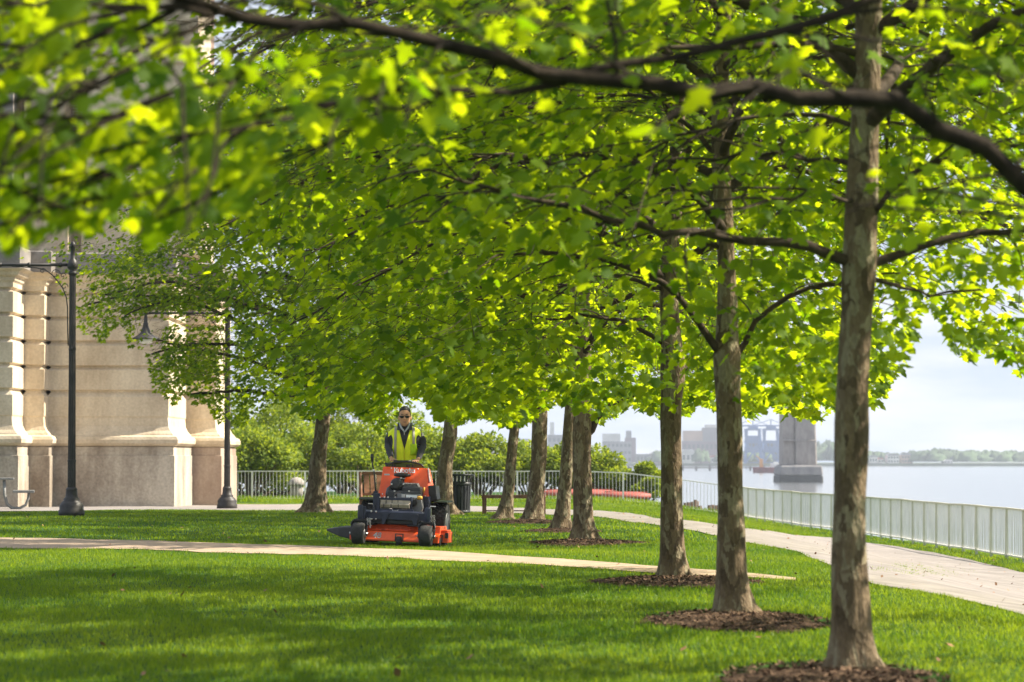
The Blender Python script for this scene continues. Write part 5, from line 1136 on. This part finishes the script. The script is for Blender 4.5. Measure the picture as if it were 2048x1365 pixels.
part('valve_cover', M['greyengine'], lambda mb: mb.box(c(850, 525, -.09), (.32, .07, .065)), .01)
part('oil_cap', M['yellow'], lambda mb: mb.lathe([(.034, -.02), (.036, .012), (.028, .024)], 14, tuple(c(1003, 548, -.20))), 0)
part('fuel_tag', M['yellow'], lambda mb: mb.tube([c(1058, 470, .05), c(1062, 430, .05), c(1068, 395, .05)], [.013, .014, .008], 8), 0)
part('engine_side_casting', M['greyengine'], lambda mb: mb.prism([(v.x, v.z) for v in (c(*p, -.1) for p in ((870, 700), (900, 590), (1040, 575), (1052, 690), (1030, 760), (900, 765)))], -.12, .05), .01)
part('pulley_cover', M['black'], lambda mb: mb.lathe([(.02, -.05), (.06, -.045), (.065, 0)], 18, tuple(c(905, 610, -.14)), 'Y'), 0)
part('wiring', M['black'], lambda mb: (mb.tube([c(770, 300, .1), c(790, 380, .05), c(770, 440, .0), c(700, 470, -.05), c(650, 520, -.1)], .008, 6), mb.tube([c(960, 440, .02), c(1010, 480, -.03), c(1040, 560, -.1), c(1030, 640, -.15)], .009, 6), mb.tube([c(1130, 600, -.1), c(1150, 680, -.2), c(1120, 760, -.3)], .008, 6), mb.tube([c(385, 560, -.1), c(350, 640, -.2), c(340, 740, -.3)], .009, 6)), 0)
part('hose_clamp', M['chrome'], lambda mb: [mb.box(c(*p_, -.09), (.022, .012, .022)) for p_ in ((598, 350), (770, 350), (848, 452), (640, 450), (735, 262), (985, 600), (950, 640))], .003)
part('recoil_grille', M['greyengine'], lambda mb: [mb.box(c(945, 630 + 22 * i, -.16), (.09, .01, .006)) for i in range(5)], 0)
# slotted muffler guard
g_ = part('muffler_guard', M['muffler'], lambda mb: (mb.box(c(645, 612, -.22), (.42, .03, .062)), mb.prism([(-.255, .0), (-.265, .045), (-.235, .075), (-.20, .075), (-.20, -.01)], c(432, 690, -.22).x, c(862, 690, -.22).x, 'YZ')), .003)
for ch in (g_,):
    ch.data.transform(Matrix.Identity(4))
# lower roll placed at its real height
for v in g_.data.vertices:
    if v.index >= 8: v.co.z += c(645, 690, -.22).z
part('guard_slots', M['black'], lambda mb: [mb.box(c(432 + 430 * k / 5, 612, -.238), (.010, .008, .06)) for k in range(6)] + [mb.box(c(485 + i * 105, 660, -.262), (.008, .02, .045)) for i in range(4)] + [mb.box(c(645, 636, -.24), (.42, .02, .012))], .001, g_)
part('guard_frame', M['navy'], lambda mb: (mb.box(c(640, 565, -.21), (.47, .05, .035)), mb.box(c(415, 640, -.21), (.03, .05, .19)), mb.box(c(878, 640, -.21), (.03, .05, .19)), mb.box(c(640, 735, -.22), (.52, .06, .05)), mb.box(c(385, 620, -.15), (.07, .10, .26))), .005)
part('guard_latch', M['chrome'], lambda mb: mb.tube([c(605, 715, -.26), c(620, 735, -.27), c(680, 735, -.27), c(695, 715, -.26)], .006, 6), 0)
for cx0 in (430, 492, 545, 650, 845): part('bolt', M['chrome'], lambda mb: mb.ell(tuple(c(cx0, 540, -.23)), (.011, .011, .011), 8, 6), 0)
part('radiator_grille', M['navy'], lambda mb: (mb.box((c(1100, 650, .05).x, .12, .555), (.085, .24, .2)), [mb.box((c(1100, 650, .05).x, -.004, .48 + .022 * i), (.07, .01, .008)) for i in range(8)]), .002)
part('side_box', M['black'], lambda mb: mb.prism([(v.x, v.z) for v in (c(*p, .2) for p in ((1140, 368), (1250, 372), (1272, 575), (1155, 602)))], .15, .45), .01)
part('wheel_motor', M['greyengine'], lambda mb: (mb.box((.30, .42, .36), (.16, .3, .22)), mb.box((-.30, .42, .36), (.16, .3, .22)), mb.box((0, .3, .34), (.7, .5, .06))), .01)
part('side_linkage', M['chrome'], lambda mb: (mb.bar(c(1140, 668, -.05), c(1225, 672, .1), .014), mb.bar(c(260, 628, .0), c(330, 632, .0), .014), mb.bar(c(1168, 700, -.1), c(1168, 800, -.25), .01), mb.bar(c(212, 1095, -.4), c(262, 1105, -.38), .01), mb.bar(c(955, 1130, -.4), c(1000, 1140, -.4), .01)), 0)
part('rear_guard', M['dark'], lambda mb: mb.box(c(1245, 1000, .1), (.10, .02, .10)), .003)
part('standing_platform', M['black'], lambda mb: (mb.box((.07, .92, .19), (.50, .42, .03)), mb.box((.07, .70, .32), (.5, .03, .28)), mb.bar((.28, .55, .3), (.28, 1.0, .2), .04), mb.bar((-.14, .55, .3), (-.14, 1.0, .2), .04)), .005)
part('belt_guard', M['dark'], lambda mb: mb.box((.02, -.1, .30), (.80, .26, .06)), .01)

# ------------------------------------------------------------------ the driver
M['skin'] = mat('skin', (.54, .29, .17), .5, var=.12, scale=30, spec=.35)
M['hair'] = mat('black_hair', (.012, .010, .009), .55, var=.4, scale=60, bump=.5, bscale=120)
M['jacket'] = mat('charcoal_jacket', (.045, .045, .055), .85, var=.35, scale=10, bump=.25, bscale=25)
M['vest'] = mat('hi_vis_vest', (.86, .98, .02), .7, var=.16, scale=7, bump=.35, bscale=16)
M['tape'] = mat('reflective_tape', (.36, .33, .28), .45, var=.12, scale=14)
M['trousers'] = mat('dark_trousers', (.03, .03, .035), .85, var=.3, scale=10, bump=.2)
M['collar'] = mat('light_grey_collar', (.42, .44, .50), .8, var=.12)
M['lens'] = mat('dark_lens', (.008, .008, .010), .12, var=.1)
M['shoe'] = mat('black_boot', (.02, .018, .016), .6, var=.2)
PD = 44.62; pw = P(809.5, 920, PD); zf = .205
man = empty('person', (pw.x, PD, T(pw.x, PD) + zf), label='man in a yellow safety vest and dark sunglasses standing on the orange mower', cat='person')
OZ = T(pw.x, PD) + zf
def mp_(px, py, y):            # photo point at local depth y -> person-local
    q = P(px, py, PD + y); return Vector((q.x - pw.x, y, q.z - OZ))
def h(cx_, cy_c, y): return mp_(740 + cx_ / 9.1, 800 + cy_c / 9.1, y)
def limb(mb, pts, n=14):
    """closed tapered skin through (point, radius) joints"""
    P_, R_ = [], []
    for (a, ra), (b, rb) in zip(pts, pts[1:]):
        for k in range(6): t = k / 6; P_.append(Vector(a).lerp(Vector(b), t)); R_.append(ra + (rb - ra) * t)
    P_.append(Vector(pts[-1][0])); R_.append(pts[-1][1]); mb.tube(P_, R_, n)
    for a, ra in (pts[0], pts[-1]): mb.ell(a, (ra, ra, ra), 12, 8)
    for a, ra in pts[1:-1]: mb.ell(a, (ra * 1.0,) * 3, 12, 8)
def loft(mb, rings, n=28):
    """rings: (z, cx, cy, rx, ry)"""
    vs = []; fs = []
    for z, cx0, cy0, rx, ry in rings:
        for k in range(n):
            a = 2 * math.pi * k / n; ca, sa = math.cos(a), math.sin(a); e = .8
            vs.append((cx0 + rx * math.copysign(abs(ca) ** e, ca), cy0 + ry * math.copysign(abs(sa) ** e, sa), z))
    for j in range(len(rings) - 1):
        for k in range(n): k2 = (k + 1) % n; fs.append((j * n + k, j * n + k2, (j + 1) * n + k2, (j + 1) * n + k))
    fs.append(tuple(range(n - 1, -1, -1))); fs.append(tuple((len(rings) - 1) * n + k for k in range(n))); mb.add(vs, fs, True)
TOR = [(.80, 0, .02, .155, .115), (.88, 0, .02, .160, .118), (.98, 0, .01, .152, .112), (1.06, 0, .0, .158, .115), (1.14, 0, -.005, .172, .122), (1.22, 0, -.005, .185, .125), (1.28, 0, 0, .196, .115), (1.33, 0, .005, .185, .092), (1.365, 0, .012, .125, .068), (1.385, 0, .012, .07, .055)]
sh = [Vector((s * .188, .01, 1.285)) for s in (-1, 1)]
wrL, wrR = h(385, 1062, -.27), h(880, 1078, -.27)
elb = [h(330, 830, .03), h(965, 830, .03)]
wrs = [wrL, wrR]
HC = Vector((0, -.015, 0)); ztop = h(640, 128, 0).z; zch = h(630, 482, 0).z; hz = (ztop + zch) / 2; hh_ = (ztop - zch)
body = MB()
loft(body, TOR)
limb(body, [(Vector((0, .012, 1.34)), .062), (Vector((0, -.005, zch + .03)), .059), (Vector((0, -.01, zch + .08)), .060)])
# head: skull, face, jaw
zq = lambda f: zch + hh_ * f
loft(body, [(zq(.00), 0, -.055, .020, .022), (zq(.03), 0, -.050, .036, .040), (zq(.10), 0, -.038, .056, .062), (zq(.22), 0, -.025, .068, .080), (zq(.36), 0, -.018, .073, .090), (zq(.5), 0, -.012, .076, .094), (zq(.65), 0, -.006, .077, .096), (zq(.8), 0, 0, .070, .090), (zq(.92), 0, 0, .050, .066), (zq(.985), 0, 0, .02, .03)])
body.ell((0, -.112, zq(.36)), (.015, .020, .014), 10, 8); body.ell((0, -.106, zq(.44)), (.010, .018, .030), 10, 8)      # nose
body.ell((0, -.094, zq(.235)), (.024, .014, .009), 12, 6); body.ell((0, -.092, zq(.19)), (.021, .014, .009), 12, 6)    # lips
body.ell((0, -.080, zq(.06)), (.024, .020, .018), 10, 6)                                                            # chin
for s in (-1, 1):
    body.ell((s * .083, .0, zq(.43)), (.011, .020, .033), 10, 8); body.ell((s * .042, -.080, zq(.40)), (.020, .018, .020), 10, 8); body.ell((s * .030, -.092, zq(.56)), (.026, .012, .010), 10, 6)
    body.ell((s * .030, -.088, zq(.49)), (.014, .010, .009), 10, 6)
    i = 0 if s < 0 else 1
    limb(body, [(sh[i], .050), (elb[i], .044), (elb[i].lerp(wrs[i], .35), .042), (wrs[i], .027)])
    limb(body, [(Vector((s * .085, .02, .84)), .095), (Vector((s * .10, -.02, .46)), .062), (Vector((s * .105, .03, .30)), .055), (Vector((s * .11, .05, .09)), .038)])
    body.ell((s * .11, -.01, .045), (.045, .125, .042), 14, 8)
    # hand over the grip: palm, four fingers of different length, thumb from the palm's side
    w = wrs[i]; kx = Vector((-s * 1.0, 0, 0)); grip = Vector((w.x - s * .045, w.y - .055, w.z - .045)); pc = w.lerp(grip, .55)
    dirp = (grip - w).normalized(); side = Vector((1, 0, 0)) * s
    body.ell(w.lerp(pc, .5), (.030, .034, .020), 12, 8); body.ell(pc + Vector((0, -.006, 0)), (.043, .036, .017), 12, 8); body.ell(pc + Vector((-s * .01, -.022, -.006)), (.042, .020, .014), 12, 8)
    for k, (fx, ln) in enumerate(((-.033, .062), (-.011, .070), (.012, .066), (.034, .052))):
        b0 = pc + Vector((-s * .012 + fx, -.030, -.004)); fan = fx * .35
        j1 = b0 + Vector((fan * .4, -ln * .42, .004)); j2 = j1 + Vector((fan * .3, -ln * .22, -ln * .32)); j3 = j2 + Vector((0, ln * .02, -ln * .34))
        body.tube([b0, b0.lerp(j1, .5), j1, j2, j3], [.0095, .0092, .0090, .0083, .0068], 8); body.ell(b0, (.0105,) * 3, 8, 6); body.ell(j1, (.0092,) * 3, 8, 6); body.ell(j2, (.0085,) * 3, 8, 6); body.ell(j3, (.0068,) * 3, 8, 6)
    t0 = w.lerp(pc, .55) + Vector((-s * .030, -.004, -.004)); t1 = t0 + Vector((-s * .022, -.018, -.012)); t2 = t1 + Vector((-s * .012, -.022, -.014))
    body.tube([t0, t1, t2], [.013, .0105, .008], 8); body.ell(t0, (.014,) * 3, 8, 6); body.ell(t1, (.0108,) * 3, 8, 6); body.ell(t2, (.008,) * 3, 8, 6)
bo = baked(body, 'body', M['skin'], man, .0042, 3, .45)
# trousers, jacket, vest
tr = MB(); loft(tr, [(.76, 0, .02, .15, .12), (.84, 0, .02, .168, .125), (.93, 0, .015, .165, .122), (.955, 0, .013, .160, .118)])
for s in (-1, 1): limb(tr, [(Vector((s * .085, .02, .82)), .105), (Vector((s * .10, -.02, .46)), .078), (Vector((s * .105, .03, .30)), .072), (Vector((s * .11, .05, .07)), .064)])
baked(tr, 'trousers', M['trousers'], man, .008, 4)
for s in (-1, 1):
    b_ = MB(); b_.ell((s * .11, -.02, .05), (.052, .14, .05), 16, 8); b_.box((s * .11, -.02, .012), (.095, .27, .024)); b_.lathe([(.05, .03), (.052, .13)], 14, (s * .11, .05, 0)); baked(b_, 'boot', M['shoe'], man, .007, 2)
jk = MB(); loft(jk, [(z, a, b, rx + .014, ry + .014) for z, a, b, rx, ry in TOR[1:-1]] + [(1.385, 0, .012, .080, .066)])
for i, s in enumerate((-1, 1)):
    e, w = elb[i], wrs[i]; a = sh[i]
    limb(jk, [(a + Vector((-s * .02, 0, 0)), .074), (a.lerp(e, .35) + Vector((s * .006, .01, 0)), .062), (a.lerp(e, .75) + Vector((s * .006, .01, 0)), .052), (e, .050), (e.lerp(w, .4), .049), (e.lerp(w, .75), .043), (e.lerp(w, .93), .036)])
    for k in range(5):   # sleeve folds
        q = e.lerp(w, .1 + .18 * k); jk.ell(q + Vector((s * .008 * (-1) ** k, -.01, 0)), (.056 - .003 * k, .05, .014), 14, 6, Matrix.Rotation(s * (.3 + .15 * k), 3, 'Y'))
        q = a.lerp(e, .35 + .13 * k); jk.ell(q + Vector((s * .01, 0, 0)), (.068 - .002 * k, .06, .013), 14, 6, Matrix.Rotation(-s * (.2 + .12 * k), 3, 'Y'))
jo = baked(jk, 'jacket', M['jacket'], man, .006, 4, .5)
# collar flaps, inner collar, zip
def tor_front(x, z, off):
    zs_ = [t[0] for t in TOR]; rx = np.interp(z, zs_, [t[3] for t in TOR]); ry = np.interp(z, zs_, [t[4] for t in TOR]); cy0 = np.interp(z, zs_, [t[2] for t in TOR])
    u = min(.985, abs(x) / (rx + off)); return cy0 - (ry + off) * (1 - u ** 2.5) ** .4
cl = MB()
for s in (-1, 1):
    p0, p1, p2, p3 = h(630 + s * 128, 410, -.01), h(630 + s * 138, 548, -.10), h(630 + s * 75, 560, -.12), h(630 + s * 20, 610, -.125)
    q0 = h(630 + s * 95, 420, -.02); cl.add([p0, p1, p2, p3, q0, p0 + Vector((0, .02, 0)), p1 + Vector((0, .02, 0)), p2 + Vector((0, .02, 0)), p3 + Vector((0, .02, 0)), q0 + Vector((0, .02, 0))],
        [(0, 1, 2, 3, 4), (9, 8, 7, 6, 5)] + [(i_, (i_ + 1) % 5, (i_ + 1) % 5 + 5, i_ + 5) for i_ in range(5)])
cl.lathe([(.074, 1.375), (.070, 1.43), (.064, 1.43), (.066, 1.375)], 24, (0, .012, 0)); cl.build('jacket_collar', M['jacket'], jo)
cc = MB()
for s in (-1, 1): cc.tube([h(630 + s * 92, 430, -.05), h(630 + s * 60, 510, -.10), h(630 + s * 6, 585, -.125)], [.012, .013, .010], 8)
cc.build('shirt_collar', M['collar'], jo)
z_ = MB(); z_.tube([h(625, 590, -.135), h(625, 640, -.142)], .006, 6); z_.build('zip_pull', M['chrome'], jo)
# vest: front halves and back as shells over the jacket
def shell(name, uv, m_, off, th=.006, par=None):
    """uv: list of rows (z, [x...]) on the torso front"""
    mb = MB(); nr, nc = len(uv), len(uv[0][1]); f_, b_ = [], []
    for z, xs_ in uv:
        for x in xs_: y = tor_front(x, z, off); f_.append((x, y + .004 * math.sin(x * 90 + z * 20), z)); b_.append((x, y + th, z))
    fs = []; n_ = nr * nc
    for r in range(nr - 1):
        for q in range(nc - 1): a = r * nc + q; fs.append((a, a + 1, a + nc + 1, a + nc)); fs.append((n_ + a, n_ + a + nc, n_ + a + nc + 1, n_ + a + 1))
    for q in range(nc - 1): fs.append((q, q + n_, q + n_ + 1, q + 1)); a = (nr - 1) * nc + q; fs.append((a, a + 1, a + n_ + 1, a + n_))
    for r in range(nr - 1): a = r * nc; fs.append((a, a + nc, a + nc + n_, a + n_)); a += nc - 1; fs.append((a, a + n_, a + n_ + nc, a + nc))
    mb.add(f_ + b_, fs, True); return mb.build(name, m_, par or man)
zb_, zv, zt_ = .86, h(625, 905, -.13).z, 1.375
vest = None
for s in (-1, 1):
    rows = []
    for k in range(22):
        z = zb_ + (1.372 - zb_) * k / 21
        xi = 0.002 if z < zv else .002 + (.078) * ((z - zv) / (1.372 - zv)) ** .95
        if z < 1.10: xo = .185
        elif z < 1.30: xo = np.interp(z, [1.10, 1.17, 1.24, 1.30], [.172, .158, .160, .190])
        else: xo = np.interp(z, [1.30, 1.34, 1.372], [.190, .200, .135])
        xo = min(xo, float(np.interp(z, [t[0] for t in TOR], [t[3] for t in TOR])) + .024)
        rows.append((z, [s * (xi + (xo - xi) * j / 9) for j in range(10)]))
    v = shell('vest', rows, M['vest'], .030) if vest is None else shell('vest_front_panel', rows, M['vest'], .030, par=vest)
    vest = vest or v
# shoulder caps joining front and back, and back panel
sc_ = MB()
for s in (-1, 1):
    vs = []; nb_ = 9
    for k in range(nb_):
        t = math.pi * k / (nb_ - 1)
        for x, zz_ in ((.078, 1.392), (.11, 1.388), (.15, 1.372), (.19, 1.345), (.225, 1.318)):
            vs.append((s * x, .01 - .105 * math.cos(t), zz_ - .075 + .075 * math.sin(t) ** .7 + .012))
    sc_.add(vs + [(a, b, c_ - .006) for a, b, c_ in vs], [(k * 5 + j, k * 5 + j + 1, (k + 1) * 5 + j + 1, (k + 1) * 5 + j) for k in range(nb_ - 1) for j in range(4)], True)
sc_.build('shoulder', M['vest'], vest)
bk = MB(); rb = []
for k in range(16):
    z = zb_ + (1.36 - zb_) * k / 15; rx = float(np.interp(z, [t[0] for t in TOR], [t[3] for t in TOR])) + .026; ry = float(np.interp(z, [t[0] for t in TOR], [t[4] for t in TOR])) + .032
    for j in range(15): a = math.pi * j / 14; rb.append((rx * math.cos(a), .01 + ry * math.sin(a) ** .8, z))
bk.add(rb, [(k * 15 + j, k * 15 + j + 1, (k + 1) * 15 + j + 1, (k + 1) * 15 + j) for k in range(15) for j in range(14)], True); bo_ = bk.build('back_panel', M['vest'], vest)
so_ = bo_.modifiers.new('t', 'SOLIDIFY'); so_.thickness = .006
# reflective strips, pocket, zip edge
for s, zlo in ((-1, .87), (1, h(820, 810, -.1).z)):
    rows = [(zlo + (1.36 - zlo) * k / 14, [s * (.098 + .012 * (1 if 1 else 0) + w_ * .034 - (.004 * k / 14)) for w_ in (0, .5, 1)]) for k in range(15)]
    shell('reflective_strip', rows, M['tape'], .038, .004, vest)
sc2 = MB()
for s in (-1, 1):
    vs = [(s * x, .01 - .110 * math.cos(math.pi * k / 8), 1.392 - .006 - .075 + .078 * math.sin(math.pi * k / 8) ** .7 + .012 - .01 * j) for k in range(9) for j, x in enumerate((.106, .140))]
    sc2.add(vs + [(a, b, c_ - .003) for a, b, c_ in vs], [(k * 2, k * 2 + 1, k * 2 + 3, k * 2 + 2) for k in range(8)], True)
sc2.build('shoulder_strip', M['tape'], vest)
rows = [(h(760, 1010, 0).z + .155 * k / 6, [.082 + .085 * j / 4 for j in range(5)]) for k in range(7)]
shell('pocket', rows, mat('pocket_fabric', (.50, .74, .01), .7, var=.2, scale=9), .0385, .006, vest)
shell('reflective_strip', [(.90 + .05 * k / 2, [.10 + .035 * j for j in range(2)]) for k in range(3)], M['tape'], .038, .004, vest)
zl = MB()
for s in (-1, 1): zl.tube([(s * .003, tor_front(0, z, .034), z) if z < zv else (s * (.003 + .078 * ((z - zv) / (1.372 - zv)) ** .95), tor_front(s * .05, z, .034), z) for z in np.linspace(.86, 1.37, 14)], .0045, 6)
zl.build('edging', mat('yellow_binding', (.75, .72, .02), .6), vest)
# sleeve emblem: a small white mark
em = MB(); q = h(960, 648, -.055); em.lathe([(.011, -.003), (.011, .003)], 10, tuple(q), 'Y'); em.box(q + Vector((.022, .006, 0)), (.014, .004, .006)); em.build('sleeve_emblem', M['white'], jo)
# hair: cap over the skull with a short side
hr = MB(); loft(hr, [(zq(.62), 0, .018, .0785, .086), (zq(.74), 0, .008, .0800, .0955), (zq(.86), 0, .004, .0735, .0905), (zq(.95), 0, .0, .058, .074), (zq(1.02), 0, .0, .032, .045), (zq(1.04), 0, 0, .01, .014)], 26)
hr.ell((0, .045, zq(.55)), (.074, .055, .07), 16, 10)
for s in (-1, 1): hr.ell((s * .077, -.012, zq(.60)), (.009, .020, .036), 8, 8)
baked(hr, 'hair', M['hair'], man, .005, 2)
lp_ = MB(); lp_.ell((0, -.1035, zq(.215)), (.023, .008, .0065), 12, 6); lp_.build('mouth', mat('lip', (.30, .11, .085), .5), man)
br = MB()
for s in (-1, 1): br.ell((s * .032, -.101, zq(.605)), (.022, .006, .005), 10, 6)
br.build('eyebrows', M['hair'], man)
gl = MB(); zg = zq(.475)
for s in (-1, 1):
    gl.ell((s * .034, -.103, zg), (.031, .010, .018), 16, 8); gl.tube([(s * .06, -.098, zg + .006), (s * .078, -.06, zg + .008), (s * .082, .0, zg + .008)], .004, 6)
gl.tube([(-.06, -.100, zg + .014), (0, -.116, zg + .012), (.06, -.100, zg + .014)], .005, 6); gl.build('sunglasses', M['lens'], man)

# ------------------------------------------------------------------ HAZE: thin even air over the river
m = bpy.data.materials.new('haze_air'); m.use_nodes = True; n = m.node_tree; n.nodes.clear()
o_ = n.nodes.new('ShaderNodeOutputMaterial'); v = n.nodes.new('ShaderNodeVolumePrincipled')
v.inputs['Color'].default_value = (.80, .88, 1.0, 1); v.inputs['Density'].default_value = .00016; v.inputs['Anisotropy'].default_value = .2
n.links.new(v.outputs[0], o_.inputs['Volume'])
mb = MB(); z0, z1 = WATER - 6, 60; mb.box((0, 1780, (z0 + z1) / 2), (3400, 3700, z1 - z0)); mb.build('haze', m, kind='stuff')
